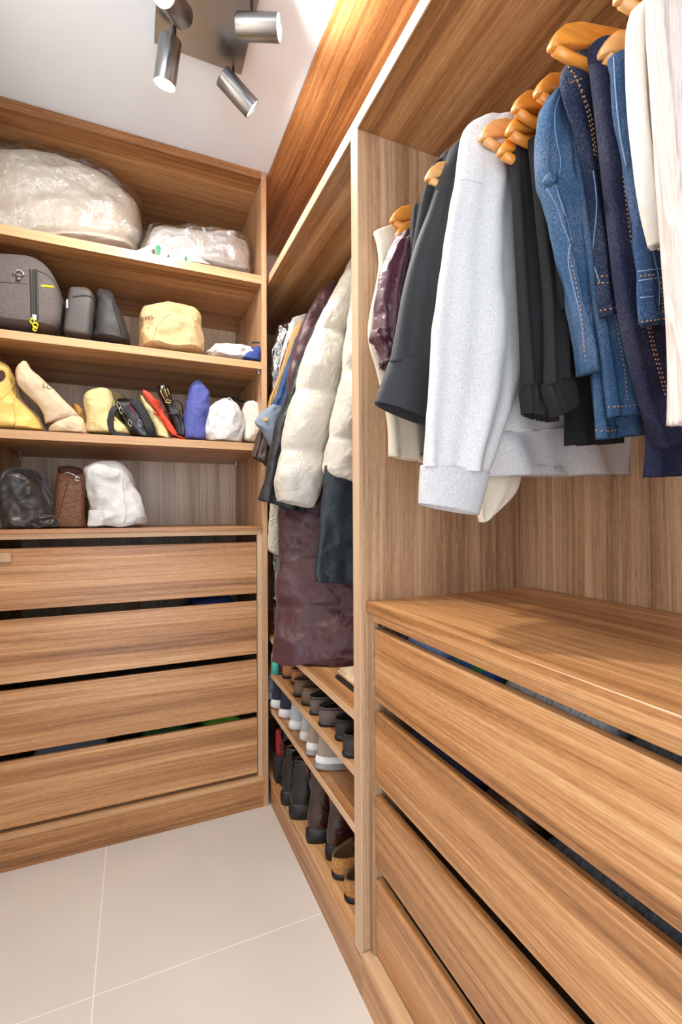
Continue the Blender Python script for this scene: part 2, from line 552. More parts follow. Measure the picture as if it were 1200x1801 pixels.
M['shirt_cream'] = plain('cream_shirt_cotton', (214, 208, 197), 0.8, sheen=0.1, var=0.03, wr=0.2, ws=9)
M['lace'] = plain('white_shimmer_cloth', (214, 196, 184), 0.45, sheen=0.3, wr=0.5, ws=40, var=0.08, stretch=(1, 1, 0.1))
M['puffer_white'] = plain('off_white_nylon', (208, 201, 187), 0.5, sheen=0.15, wr=0.25, ws=16, var=0.03)
M['puffer_burg'] = plain('burgundy_nylon', (72, 34, 40), 0.46, sheen=0.15, wr=0.22, ws=10, var=0.1)
M['teal'] = plain('dark_teal_nylon', (28, 40, 48), 0.5, wr=0.2, ws=9, var=0.15)
M['charcoal'] = plain('charcoal_nylon', (36, 38, 40), 0.5, wr=0.25, ws=12, var=0.2)
M['leather_brown'] = plain('brown_leather', (72, 52, 44), 0.3, bump=0.3, bs=30, var=0.3)
M['tan'] = plain('tan_suede', (182, 140, 86), 0.85, var=0.1)
M['lace_long'] = plain('ivory_lace', (206, 194, 176), 0.85, bump=0.8, bs=90, var=0.1)
M['grey_cloth'] = plain('grey_cloth', (128, 128, 122), 0.8, var=0.1)
M['pale_grey'] = plain('pale_grey_cloth', (196, 192, 186), 0.8, var=0.05, wr=0.4, ws=12)
# shoes
M['tan_leather'] = plain('tan_shoe_leather', (176, 116, 72), 0.5, var=0.1)
M['taupe_leather'] = plain('brown_shoe_leather', (112, 88, 70), 0.5, var=0.12, bump=0.1, bs=90)
M['grey_leather'] = plain('grey_brown_shoe_leather', (96, 84, 76), 0.5, var=0.12, bump=0.1, bs=90)
M['dark_shoe'] = plain('dark_grey_shoe_leather', (44, 42, 42), 0.5, var=0.12)
M['lining'] = plain('shoe_lining', (104, 78, 60), 0.8)
M['lining_dark'] = plain('dark_shoe_lining', (34, 28, 26), 0.8)
M['rubber_white'] = plain('white_rubber', (214, 214, 212), 0.5)
M['rubber_black'] = plain('black_rubber', (17, 17, 19), 0.45)
M['knit_navy'] = plain('navy_knit', (32, 40, 56), 0.8, bump=0.3, bs=200)
M['knit_grey'] = plain('pale_grey_knit', (172, 178, 182), 0.8, bump=0.3, bs=200)
M['suede_taupe'] = plain('taupe_suede', (156, 138, 122), 0.9, var=0.08)
M['silver'] = plain('silver_trim', (170, 176, 186), 0.3, 0.8)
M['boot_black'] = plain('black_boot_leather', (8, 8, 10), 0.22, coat=0.3, bump=0.08, bs=30)
M['boot_burg'] = plain('burgundy_croc_leather', (46, 17, 17), 0.16, coat=0.6, var=0.3, vs_=40, bump=0.35, bs=70)
M['cork'] = plain('cork', (184, 132, 72), 0.8, var=0.28, vs_=120, bump=0.3, bs=120)
M['cork_in'] = plain('suede_footbed', (124, 96, 60), 0.9, var=0.1)
M['light_blue'] = plain('light_blue_cotton', (122, 158, 212), 0.85, var=0.15, vs_=30, stretch=(1, 9, 1))
M['green_blue'] = pattern('blue_green_pattern', (40, 84, 150), (40, 120, 60))
M['grey_knit'] = heather('grey_jersey', (128, 132, 136), (178, 182, 186), 170)
M['dark_knit'] = heather('dark_grey_jersey', (60, 62, 66), (92, 94, 98), 170)
M['teal_bright'] = plain('teal_plastic', (70, 176, 168), 0.5)

# ------------------------------------------------------------------ room shell
XF, XB = 0.515, 1.08          # front and back planes of the right-hand wardrobe run
YL, YLB = 1.932, 2.50         # front and back planes of the far shelving cabinet
ZC = 2.64
YR = -1.10                    # rear wall
YN = -0.14                    # near end of the right-hand run
floor = struct('floor', bx(-0.49, 1.11, YR, 2.53, -0.03, -0.0006), M['grout'])
T, G = 0.80, 0.0032
for ix in range(-1, 2):
    for iy in range(-4, 2):
        x0, y0 = -0.098 + ix*T, 1.346 + iy*T
        xa, xb, ya, yb = max(x0, -0.49), min(x0+T, 1.11), max(y0, YR), min(y0+T, 2.53)
        if xb-xa < 0.02 or yb-ya < 0.02: continue
        part('tile', bx(xa+G/2, xb-G/2, ya+G/2, yb-G/2, -0.0006, 0.0), M['tile'], floor)
struct('ceiling', bx(-0.49, 1.11, YR, 2.53, ZC, ZC+0.05), M['ceiling'])
bm = bmesh.new()                                           # left wall with a wide opening beside the viewer
box(bm, -0.54, -0.49, -0.25, 2.53, -0.03, ZC+0.05)
box(bm, -0.54, -0.49, YR, -0.95, -0.03, ZC+0.05)
box(bm, -0.54, -0.49, -0.95, -0.25, 2.25, ZC+0.05)
struct('wall_left', bm, M['wall'])
struct('wall_right', bx(1.11, 1.16, YR, 2.53, -0.03, ZC+0.05), M['wall'])
struct('wall_back', bx(-0.54, 1.16, 2.53, 2.58, -0.03, ZC+0.05), M['wall'])
bm = bmesh.new()                                           # rear wall, unseen; open doorway added to let in daylight as fill
box(bm, -0.54, -0.44, YR-0.06, YR, -0.03, ZC+0.05)
box(bm, 0.50, 1.16, YR-0.06, YR, -0.03, ZC+0.05)
box(bm, -0.44, 0.50, YR-0.06, YR, 2.25, ZC+0.05)
struct('wall_rear', bm, M['wall'])

# ------------------------------------------------------------------ far shelving cabinet
CX0, CX1 = -0.466, 0.484      # inner faces of its side panels
cab = thing('shelving_cabinet', 'walnut shelving cabinet on the end wall, open shelves above four drawers', 'cabinet', (0.01, 2.2, 0))
part('side_panel', bx(CX0-0.02, CX0, YL, YLB, 0, ZC), wood_zw, cab, bevel=0.0012)
sp = part('side_panel', bx(CX1, CX1+0.022, YL, YLB, 0, ZC-0.002), wood_zw, cab, bevel=0.0012)
part('back_panel', bx(CX0, CX1, YLB, YLB+0.018, 0.1, ZC-0.002), wood_bk, cab)
part('top_panel', bx(CX0, CX1, YL, YLB, 2.604, ZC-0.001), wood_x, cab, bevel=0.0012)
for z, th in ((2.2020, 0.034), (1.8415, 0.029), (1.5010, 0.030)):
    sh = part('shelf', bx(CX0+0.0005, CX1-0.0005, YL+0.004, YLB, z-th, z), wood_x, cab, bevel=0.0012)
    part('edge_band', bx(CX0+0.0005, CX1-0.0005, YL+0.0015, YL+0.004, z-th, z), edge_x, sh)
    if z < 2:
        for px, py in ((CX1-0.006, YL+0.03), (CX1-0.006, YLB-0.05), (CX0+0.006, YLB-0.05)):
            b_ = bmesh.new()
            cyl(b_, (px, py, z-th-0.016), (px, py, z-th-0.0005), 0.007, 12)
            cyl(b_, (px+0.006, py, z-th-0.009), (px-0.010, py, z-th-0.009), 0.0045, 10)
            part('shelf_pin', b_, M['chrome'], sh, smooth=False)
ct = part('counter', bx(CX0, CX1, YL-0.004, YLB, 1.143, 1.159), wood_x, cab, bevel=0.001)
part('rail', bx(CX0+0.001, CX1-0.001, YL+0.006, YL+0.03, 1.1235, 1.143), edge_x, cab, bevel=0.001)
part('stile', bx(CX1-0.020, CX1-0.0005, YL+0.006, YL+0.03, 0.1235, 1.1235), edge_band, cab, bevel=0.0008)
part('stile', bx(CX0+0.0005, CX0+0.014, YL+0.006, YL+0.03, 0.1235, 1.1235), edge_band, cab, bevel=0.0008)
part('bottom_panel', bx(CX0+0.0005, CX1-0.0005, YL-0.002, YLB, 0.1075, 0.1230), edge_x, cab, bevel=0.001)
part('plinth', bx(CX0, CX1+0.022, YL+0.0005, YL+0.018, 0.0, 0.107), wood_x, cab, bevel=0.0008)
b_ = bmesh.new(); cyl(b_, (CX1+0.022, YL+0.02, 2.565), (CX1+0.0245, YL+0.02, 2.565), 0.006, 14)
part('screw_cap', b_, M['steel'], sp)
DX0, DX1 = CX0+0.016, CX1-0.0215
for i, (zt, zb) in enumerate(((1.0930, 0.8800), (0.8480, 0.6300), (0.6050, 0.3880), (0.3630, 0.1370))):
    d = part('drawer', bx(DX0, DX1, YL+0.014, YL+0.032, zb, zt), wood_x, cab, bevel=0.0015)
    b_ = bmesh.new()
    bz, tz = zb+0.012, zb+0.13
    box(b_, DX0+0.012, DX1-0.012, YL+0.0325, YLB-0.03, bz, bz+0.01)
    box(b_, DX0+0.012, DX0+0.026, YL+0.0325, YLB-0.03, bz+0.0101, tz)
    box(b_, DX1-0.026, DX1-0.012, YL+0.0325, YLB-0.03, bz+0.0101, tz)
    box(b_, DX0+0.0261, DX1-0.0261, YLB-0.044, YLB-0.03, bz+0.0101, tz)
    part('drawer_box', b_, wood_dark, d)
    if i == 0:
        part('pull', bx(-0.452, -0.388, YL+0.004, YL+0.0139, 1.046, 1.078), wood_z, d, bevel=0.003, label='small grey-brown wooden block')

# ------------------------------------------------------------------ right-hand run: post, shoe wardrobe, drawer wardrobe, overhead shelf
YP0, YP1 = 1.070, 1.108
ZS0, ZS1 = 2.178, 2.2125
ov = thing('overhead_shelf', 'long walnut overhead shelf and top board running above the right-hand wardrobes', 'shelf', (0.8, 1.2, ZS0))
part('shelf', bx(XF+0.003, XB, YN, YLB, ZS0, ZS1), wood_y, ov, bevel=0.001)
part('edge_band', bx(XF, XF+0.003, YN, 1.93, ZS0, ZS1), edge_y, ov)
part('top_panel', bx(XF, XB, YN, YLB, 2.628, ZC-0.001), wood_y, ov, bevel=0.001)
part('back_panel', bx(XB, XB+0.018, YN, YLB, ZS0, ZC-0.001), wood_y, ov)

shoe = thing('shoe_wardrobe', 'tall walnut wardrobe with hanging coats above open shoe shelves, in the corner', 'wardrobe', (0.8, 1.8, 0))
post = part('side_panel', bx(XF+0.003, XB, YP0, YP1, 0.002, ZS0-0.0005), wood_z, shoe, bevel=0.001)
part('edge_band', bx(XF, XF+0.003, YP0, YP1, 0.10, ZS0-0.0005), edge_band, post)
part('back_panel', bx(XB, XB+0.018, YP1, YLB, 0.0, ZS0), wood_z, shoe)
part('side_panel', bx(XF+0.02, XB, YLB-0.018, YLB, 0.0, ZS0-0.0005), wood_z, shoe)
for z, xf in ((0.694, XF+0.002), (0.549, XF+0.002), (0.402, XF+0.002)):
    sh = part('shelf', bx(xf+0.002, XB, YP1+0.0005, YLB-0.0185, z-0.021, z), wood_y, shoe, bevel=0.0008)
    part('edge_band', bx(xf, xf+0.002, YP1+0.0005, 1.93, z-0.021, z), edge_y, sh)
part('bottom_panel', bx(XF, XB, YP1+0.0005, YLB-0.0185, 0.094, 0.116), wood_y, shoe, bevel=0.0008)
part('plinth', bx(XF+0.0005, XF+0.018, YP0+0.0003, YL-0.0005, 0.0, 0.0935), wood_y, shoe)
RAILX, RAILZ = 0.80, 2.035
b_ = bmesh.new(); cyl(b_, (RAILX, YP1+0.001, RAILZ), (RAILX, YLB-0.019, RAILZ), 0.0125, 16)
part('hanging_rail', b_, M['chrome'], shoe, smooth=True)

dw = thing('drawer_wardrobe', 'near walnut wardrobe with open hanging space over a worktop and wide drawers', 'wardrobe', (0.8, 0.5, 0))
part('back_panel', bx(XB, XB+0.018, YN, YP1-0.0005, 0.0, ZS0), wood_z, dw)
part('side_panel', bx(XF, XB, YN, YN+0.036, 0.002, ZS0-0.0005), wood_z, dw, bevel=0.001)
b_ = bmesh.new(); cyl(b_, (RAILX, YN+0.037, RAILZ), (RAILX, YP0-0.001, RAILZ), 0.0125, 16)
part('hanging_rail', b_, M['chrome'], dw, smooth=True)
part('plinth', bx(XF+0.0005, XF+0.018, YN, YP0-0.0003, 0.0, 0.0935), wood_y, dw)
CF = 0.538                     # front plane of the drawer chest inside it
CY0, CY1 = YN+0.037, YP0-0.0005
part('worktop', bx(CF-0.006, XB-0.0005, CY0, CY1, 0.959, 0.985), wood_y, dw, bevel=0.0012)
part('rail', bx(CF+0.002, CF+0.022, CY0+0.02, CY1-0.019, 0.938, 0.9585), wood_y, dw, bevel=0.001)
cs1 = part('chest_side', bx(CF, XB-0.0005, CY1-0.018, CY1, 0.113, 0.9585), wood_z, dw, bevel=0.0008)
b_ = bmesh.new(); cyl(b_, (CF+0.025, CY1-0.018, 0.928), (CF+0.025, CY1-0.0195, 0.928), 0.006, 14)
part('screw_cap', b_, M['brown_trim'], cs1)
part('chest_side', bx(CF, XB-0.0005, CY0, CY0+0.018, 0.113, 0.9585), wood_z, dw, bevel=0.0008)
part('bottom_panel', bx(XF+0.002, XB-0.0005, CY0, CY1, 0.094, 0.1125), edge_y, dw, bevel=0.001)
DFX = 0.545
drawers_r = []
for zt, zb in ((0.9178, 0.7420), (0.7128, 0.5390), (0.5040, 0.3335), (0.2990, 0.1180)):
    d = part('drawer', bx(DFX, DFX+0.020, CY0+0.0195, CY1-0.0195, zb, zt), wood_y, dw, bevel=0.0018)
    b_ = bmesh.new()
    bz, tz = zb+0.012, zb+0.11
    ya, yb = CY0+0.033, CY1-0.033
    box(b_, DFX+0.0205, XB-0.03, ya, yb, bz, bz+0.01)
    box(b_, DFX+0.0205, XB-0.03, ya, ya+0.014, bz+0.0101, tz)
    box(b_, DFX+0.0205, XB-0.03, yb-0.014, yb, bz+0.0101, tz)
    box(b_, XB-0.044, XB-0.03, ya+0.0141, yb-0.0141, bz+0.0101, tz)
    part('drawer_box', b_, wood_dark, d)
    drawers_r.append((zt, zb))

# ------------------------------------------------------------------ ceiling spotlight
PX0, PX1, PY0, PY1 = 0.055, 0.315, 1.252, 1.512
lamp = thing('ceiling_spotlight', 'square brushed steel ceiling light with four adjustable cylinder spots', 'lamp', (0.185, 1.38, ZC-0.022))
part('base_plate', bx(PX0, PX1, PY0, PY1, ZC-0.022, ZC-0.0005), M['steel'], lamp, bevel=0.002)
def spot_head(center, aim, length, rad, stem_top, power=1.0, blend=1.0):
    a = Vector(aim).normalized()
    c = Vector(center)
    p, q = c-a*length/2, c+a*length/2
    b_ = bmesh.new()
    n = 32
    s, t = frame_of(a)
    prof = [(0, 0.0), (0, rad*0.93), (0.003, rad), (length-0.001, rad), (length, rad*0.97), (length-0.006, rad*0.93)]
    rings = []
    for (x, r) in prof:
        if r == 0: rings.append([b_.verts.new(p+a*x)])
        else: rings.append([b_.verts.new(p+a*x+(s*math.cos(2*PI*i/n)+t*math.sin(2*PI*i/n))*r) for i in range(n)])
    for A, B_ in zip(rings, rings[1:]):
        for i in range(n):
            if len(A) == 1: b_.faces.new((A[0], B_[i], B_[(i+1) % n]))
            else: b_.faces.new((A[i], A[(i+1) % n], B_[(i+1) % n], B_[i]))
    hd = part('spot_head', b_, M['steel'], lamp, smooth=True)
    hd.data.set_sharp_from_angle(angle=R(40))
    b_ = bmesh.new()
    lc = q - a*0.0055
    vs2 = [b_.verts.new(lc+(s*math.cos(2*PI*i/n)+t*math.sin(2*PI*i/n))*rad*0.92) for i in range(n)]
    b_.faces.new(vs2)
    vs3 = [b_.verts.new(lc-a*0.002+(s*math.cos(2*PI*i/n)+t*math.sin(2*PI*i/n))*rad*0.92) for i in range(n)]
    b_.faces.new(vs3[::-1])
    for i in range(n): b_.faces.new((vs2[i], vs3[i], vs3[(i+1) % n], vs2[(i+1) % n]))
    part('lens', b_, M['lens'], hd, label='glowing lens')
    b_ = bmesh.new()
    st = Vector(stem_top)
    tube(b_, [st, Vector((st.x, st.y, c.z+rad*0.7)), c], 0.0045, 10)
    part('stem', b_, M['steel'], lamp, smooth=True)
    ld = bpy.data.lights.new('spot_bulb', 'SPOT')
    ld.energy = SPOT_W*power
    ld.color = (1.0, 0.95, 0.89)
    ld.spot_size = R(168)
    ld.spot_blend = blend
    ld.shadow_soft_size = 0.028
    lo = bpy.data.objects.new('spot_bulb', ld)
    col.objects.link(lo)
    lo.parent = lamp
    lo.location = q + a*0.004 - WL[lamp]
    lo.rotation_euler = a.to_track_quat('-Z', 'Y').to_euler()
ZP = ZC-0.022
def pa(u0, v0, z0, u1, v1, z1):
    return at(u0, v0, Z=z0), at(u1, v1, Z=z1)
p, q = pa(300, 70, 2.575, 290, 148, 2.465)
spot_head((p+q)/2, q-p, 0.118, 0.031, (p.x+0.012, p.y, ZP), 1.2)
p, q = pa(418, 47, 2.545, 492, 49, 2.530)
spot_head((p+q)/2, q-p, 0.118, 0.031, (p.x+0.035, p.y-0.02, ZP), 0.75)
p, q = pa(400, 143, 2.560, 436, 183, 2.515)
spot_head((p+q)/2, q-p, 0.118, 0.031, (p.x+0.02, p.y+0.01, ZP), 0.7)
spot_head(at(305, 8, Z=2.535), (-0.42, -0.72, -0.42), 0.118, 0.031, at(300, 30, Z=ZP), 2.8, 0.5)


# ------------------------------------------------------------------ things on the far shelves
Z1, Z2, Z3, Z4 = 2.2030, 1.8425, 1.5020, 1.1600
def bag(Y, D, rs, zmin, Ds=None, **kw):
    rows = [(at(r[0], r[1], Y=Y), at(r[2], r[3], Y=Y), D*(Ds[i] if Ds else 1)) for i, r in enumerate(rs)]
    kw.setdefault('dvec', Vector((0, -1, 0)))
    return loft(rows, zmin=zmin, **kw)

def text_on(tree, txt, u, v, size, rot, mat, parent, name='lettering', stretch=1.0, shear=0.0):
    """flat lettering laid on a surface"""
    cu = bpy.data.curves.new('lettering', 'FONT')
    cu.body = txt
    cu.size = 1.0
    cu.space_character = 1.08
    cu.resolution_u = 3
    o = bpy.data.objects.new('lettering', cu)
    col.objects.link(o)
    dg = bpy.context.evaluated_depsgraph_get()
    dg.update()
    me = bpy.data.meshes.new_from_object(o.evaluated_get(dg))
    bpy.data.objects.remove(o)
    b_ = bmesh.new(); b_.from_mesh(me)
    bpy.data.meshes.remove(me)
    bmesh.ops.subdivide_edges(b_, edges=[e for e in b_.edges if e.calc_length() > 0.2], cuts=2)
    bmesh.ops.triangulate(b_, faces=b_.faces)
    dead = []
    for vv in b_.verts:
        x, y = vv.co.x*size*stretch, vv.co.y*size
        x += shear*y
        c, s = math.cos(rot), math.sin(rot)
        q = onto(tree, u + x*c - y*s, v - x*s - y*c, 0.0016)
        if q is None: dead.append(vv)
        else: vv.co = q
    bmesh.ops.delete(b_, geom=dead, context='VERTS')
    return part(name, b_, mat, parent)

# top shelf
Y = 2.17
du = thing('bagged_duvet', 'big white duvet bundled in clear plastic on the top shelf', 'duvet', (-0.25, Y, Z1))
rs = [(-60,292,48,281), (-85,300,95,300), (-95,316,150,322), (-105,345,205,336), (-110,372,236,372), (-110,398,246,402), (-108,425,248,432), (-104,450,240,456)]
inner = part('down_filling', bag(Y, 0.17, rs, Z1+0.004, [.45,.7,.85,.95,1,1,1,.95], p=2.6, crumple=0.016, cs=7, ridge=0.016, n=90, m=60, seed=2), M['duvet'], du, smooth=True)
rs2 = [(u1-7, v1-8, u2+9, v2-8) for u1, v1, u2, v2 in rs]
part('plastic_cover', bag(Y, 0.192, rs2, Z1+0.001, [.5,.75,.9,1,1.02,1.02,1.02,.98], p=2.6, crumple=0.016, cs=7, ridge=0.013, n=96, m=64, seed=2), M['film'], du, smooth=True)
Y = 2.08
pk = thing('bagged_linen', 'flat white packet in clear plastic with green prints, right end of the top shelf', 'packet', (0.3, Y, Z1))
rs = [(262,404,300,404), (258,412,345,413), (257,420,425,426), (252,432,438,440), (246,446,441,462), (244,455,442,486)]
b1 = part('packet', bag(Y, 0.095, [(u1+5, v1+4, u2-5, v2+3) for u1,v1,u2,v2 in rs], Z1+0.003, [.3,.6,.9,1,1,1], p=2.8, crumple=0.010, cs=12, ridge=0.006, n=60, m=30, seed=5), M['paper'], pk, smooth=True)
part('plastic_cover', bag(Y, 0.108, rs, Z1+0.001, [.3,.65,.95,1,1,1], p=2.8, crumple=0.012, cs=13, ridge=0.012, n=70, m=36, seed=6), M['film2'], pk, smooth=True)
tr = bvh(b1)
def blot(tree, pts, off=0.002):
    b_ = bmesh.new()
    vs_ = [onto(tree, u, v, off) for u, v in pts]
    vs_ = [b_.verts.new(q) for q in vs_ if q is not None]
    if len(vs_) >= 3: b_.faces.new(vs_)
    return b_
flap = part('printed_flap', bag(1.957, 0.006, [(268,430,290,430), (240,440,310,444), (225,446,345,452), (218,449,372,466)], Z1+0.001, p=2.4, crumple=0.004, cs=22, n=36, m=16, seed=9), M['paper'], pk, smooth=True)
tr2 = bvh(flap, b1)
part('green_print', blot(tr2, [(274,433),(279,430),(283,436),(282,447),(275,449)]), M['green'], pk)
part('green_print', blot(tr2, [(324,455),(328,449),(330,458),(325,459)]), M['green'], pk)
part('brown_print', blot(tr2, [(296,447),(304,441),(305,450),(300,454),(293,452)]), M['brownp'], pk)
part('brown_print', blot(tr2, [(266,440),(273,437),(274,447),(268,446)]), M['brownp'], pk)

# second shelf
Y = 2.10
tb = thing('travel_bag', 'grey fabric travel bag with zip and yellow pull, left end of the second shelf', 'bag', (-0.36, Y, Z2))
rs = [(-20,470,55,473), (-38,472,76,477), (-50,479,93,490), (-58,496,106,513), (-61,522,113,537), (-61,548,115,562), (-58,565,113,582), (-54,574,106,592)]
body = part('body', bag(Y, 0.135, rs, Z2+0.001, [.75,.86,.93,.98,1,1,1,.97], p=5.0, n=80, m=44), M['grey_bag'], tb, smooth=True)
tr = bvh(body)
part('zip', lines_on(tr, [[(59,475),(60,520),(61,588)]], 0.0035, off=0.001, bm=lines_on(tr, [[(54,475),(56,520),(57,587)], [(64,475),(65,520),(66,588)]], 0.006, off=-0.002)), M['zip'], tb)
part('piping', lines_on(tr, [[(68,477),(88,488),(101,508),(107,535),(107,562),(102,580),(96,590)]], 0.0025, off=0.0), M['zip'], tb, smooth=True)
part('seam', lines_on(tr, [[(0,496),(30,498),(50,500)]], 0.0016, off=0.0), M['zip'], tb)
part('logo_stroke', lines_on(tr, [[(72,503),(80,503),(88,504),(95,505)]], 0.0038, off=0.0), M['yellow'], tb, label='short yellow embroidered stroke')
tab = part('ring_tab', lines_on(tr, [[(34,488),(34,500)]], 0.013, step=4, off=-0.006), M['grey_pouch'], tb, label='dark grey leather tab')
b_ = bmesh.new()
q0 = onto(tr, 34, 484, 0.004)
tube(b_, [q0+Vector((0.014*math.cos(a), -0.003, 0.017*math.sin(a))) for a in [PI*i/12 for i in range(13)]]+[q0+Vector((0.014, -0.003, 0))], 0.0026, 8)
tube(b_, [q0+Vector((-0.014, -0.003, 0)), q0+Vector((0.014, -0.003, 0))], 0.0026, 8)
part('ring', b_, M['chrome'], tab, smooth=True, label='chrome ring')
b_ = bmesh.new(); q1 = onto(tr, 34, 492, 0.0); bmesh.ops.create_uvsphere(b_, u_segments=12, v_segments=8, radius=0.005, matrix=Matrix.Translation(q1+Vector((0,-0.007,0))))
part('rivet', b_, M['chrome'], tab, smooth=True)
q0 = onto(tr, 61, 560, 0.004)
b_ = bmesh.new(); box(b_, q0.x-0.006, q0.x+0.006, q0.y-0.004, q0.y+0.003, q0.z-0.006, q0.z+0.012)
pl = part('zip_slider', b_, M['chrome'], tb)
b_ = bmesh.new()
for dx, dz, rr in ((-0.006, -0.012, 0.008), (0.003, -0.026, 0.009), (0.001, -0.038, 0.007)):
    tube(b_, [q0+Vector((dx+rr*0.8*math.cos(a), -0.004, dz+rr*1.1*math.sin(a))) for a in [2*PI*i/10 for i in range(11)]], 0.0032, 6)
part('cord_pull', b_, M['yellow'], pl, smooth=True, label='bright yellow cord')

Y = 2.08
wb = thing('wash_bag', 'slim grey zipped pouch with rounded top leaning beside the grey travel bag', 'bag', (-0.2, Y, Z2))
rs = [(131,518,158,519), (125,522,166,528), (122,535,170,544), (119,555,168,565), (116,580,166,588), (115,592,164,601), (119,597,161,604)]
body = part('body', bag(Y, 0.10, rs, Z2+0.001, [.7,.9,.97,1,1,1,.97], p=5, n=60, m=36), M['grey_pouch'], wb, smooth=True)
tr = bvh(body)
part('zip', lines_on(tr, [[(128,522),(145,519.5),(160,522),(166,530),(168,545)]], 0.003, off=0.001), M['zip'], wb, smooth=True)
q = at(123, 530, Y=Y-0.10)
b_ = bmesh.new(); box(b_, q.x-0.012, q.x-0.005, q.y-0.004, q.y, q.z-0.028, q.z+0.004)
part('zip_pull', b_, M['chrome'], wb)

Y = 2.09
pb = thing('dark_pouch', 'dark charcoal soft pouch with tapering top behind the slim grey pouch', 'bag', (-0.12, Y, Z2))
rs = [(176,515,192,516), (172,519,199,522), (170,535,206,540), (168,560,216,566), (166,585,226,592), (164,604,230,613)]
body = part('body', bag(Y, 0.12, rs, Z2+0.001, [.35,.55,.75,.9,1,1], p=3.0, crumple=0.007, cs=16, n=60, m=36, seed=3), M['dark_pouch'], pb, smooth=True)
tr = bvh(body)
part('zip', lines_on(tr, [[(171,524),(178,516),(192,516),(199,523)]], 0.0028, off=0.001), M['zip'], pb)
part('seam', lines_on(tr, [[(197,530),(206,560),(214,590),(217,608)]], 0.002, off=0.0), M['black_web'], pb)

Y = 2.05
db = thing('tan_dust_bag', 'crumpled tan dust bag with brown lettering in the middle of the second shelf', 'bag', (0.03, Y, Z2))
rs = [(275,541,322,541), (262,545,336,547), (249,551,348,558), (245,566,353,576), (244,585,357,596), (244,603,359,613), (246,614,357,625)]
body = part('body', bag(Y, 0.10, rs, Z2+0.001, [.4,.62,.85,.97,1,1,.97], p=3.2, crumple=0.012, cs=12, ridge=0.010, n=84, m=52, seed=11), M['tan_cloth'], db, smooth=True)
tr = bvh(body)
text_on(tr, 'ORES', 247, 566, 9.5, R(14), M['print_brown'], db)
text_on(tr, 'W', 257, 580, 7, R(10), M['print_brown'], db)
part('fold', lines_on(tr, [[(268,606),(274,580),(288,560),(302,551)], [(336,566),(342,600),(343,618)]], 0.0022, off=0.0), M['tan_cloth'], db, smooth=True)

Y = 2.02
wbn = thing('white_bundle', 'small white cloth bundle with navy end, right end of the second shelf', 'cloth', (0.40, Y, Z2))
rs = [(392,607,418,609), (378,610,440,614), (366,617,450,622), (364,622,452,630), (368,628,450,637)]
part('cloth', bag(Y, 0.075, rs, Z2+0.001, [.4,.7,.95,1,1], p=2.4, crumple=0.013, cs=20, ridge=0.010, n=60, m=26, seed=4), M['white_cloth'], wbn, smooth=True)
rs = [(440,614,456,611), (436,620,458,622), (428,628,458,632), (424,632,456,638)]
part('navy_end', bag(Y-0.045, 0.045, rs, Z2+0.001, [.5,.9,1,1], p=2.4, crumple=0.006, cs=22, n=36, m=18, seed=8), M['blue_cloth'], wbn, smooth=True, label='navy blue cloth')
b_ = bmesh.new()
tube(b_, [at(u, v, Y=Y-0.05) for u, v in ((443,603),(449,602),(456,603),(459,606),(458,611),(454,617))], 0.0035, 8)
part('strap', b_, M['black_web'], wbn, smooth=True, label='black strap')

# third shelf
Y = 2.05
yb = thing('yellow_bag', 'glossy yellow cloth bag slumped at the left end of the third shelf', 'bag', (-0.42, Y, Z3))
rs = [(-18,646,10,646), (-30,652,22,657), (-40,668,30,680), (-48,690,38,698), (-52,708,56,720), (-54,728,76,742), (-54,746,86,757), (-50,756,86,762)]
body = part('body', bag(Y, 0.10, rs, Z3+0.001, [.4,.6,.75,.85,.95,1,1,.98], p=2.4, crumple=0.012, cs=10, ridge=0.010, n=72, m=44, seed=12), M['yellow_cloth'], yb, smooth=True)
tr = bvh(body)
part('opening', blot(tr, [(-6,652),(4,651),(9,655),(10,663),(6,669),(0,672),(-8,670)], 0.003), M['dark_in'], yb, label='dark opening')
part('drawstring', lines_on(tr, [[(0,702),(12,692),(22,680),(25,668),(20,656)], [(28,690),(24,710),(27,736),(22,758)]], 0.003, off=0.001), M['yellow_cloth'], yb, smooth=True)

Y = 1.99
cb = thing('canvas_bag', 'leaning natural canvas dust bag with black letters beside the yellow bag', 'bag', (-0.3, Y, Z3))
rs = [(40,637,47,638), (32,645,56,650), (29,660,74,666), (33,677,93,684), (48,695,112,703), (66,712,127,718), (76,730,138,728), (80,746,139,729)]
body = part('body', bag(Y, 0.035, rs, Z3+0.001, [.35,.6,.85,1,1,1,.9,.75], p=2.2, crumple=0.005, cs=12, ridge=0.005, n=64, m=44, seed=14), M['canvas'], cb, smooth=True)
tr = bvh(body)
text_on(tr, 'LO', 74, 681, 12.5, R(-16), M['print_black'], cb)
rs = [(118,730,136,729), (103,738,146,738), (92,748,152,750), (88,756,156,760), (90,760,155,764)]
part('flap', bag(Y+0.02, 0.05, rs, Z3+0.001, [.5,.85,1,1,.95], p=2.4, crumple=0.007, cs=16, ridge=0.005, n=52, m=26, seed=15), M['canvas'], cb, smooth=True)
oc = bag(2.09, 0.03, [(128,712,140,716), (130,722,150,726), (134,733,156,737), (140,744,158,748), (140,756,160,764)], Z3+0.001, p=2.4, crumple=0.004, cs=16, n=36, m=24)
single('ochre_cloth', oc, M['ochre'], 'ochre folded cloth tucked behind the leaning canvas bag', 'cloth')

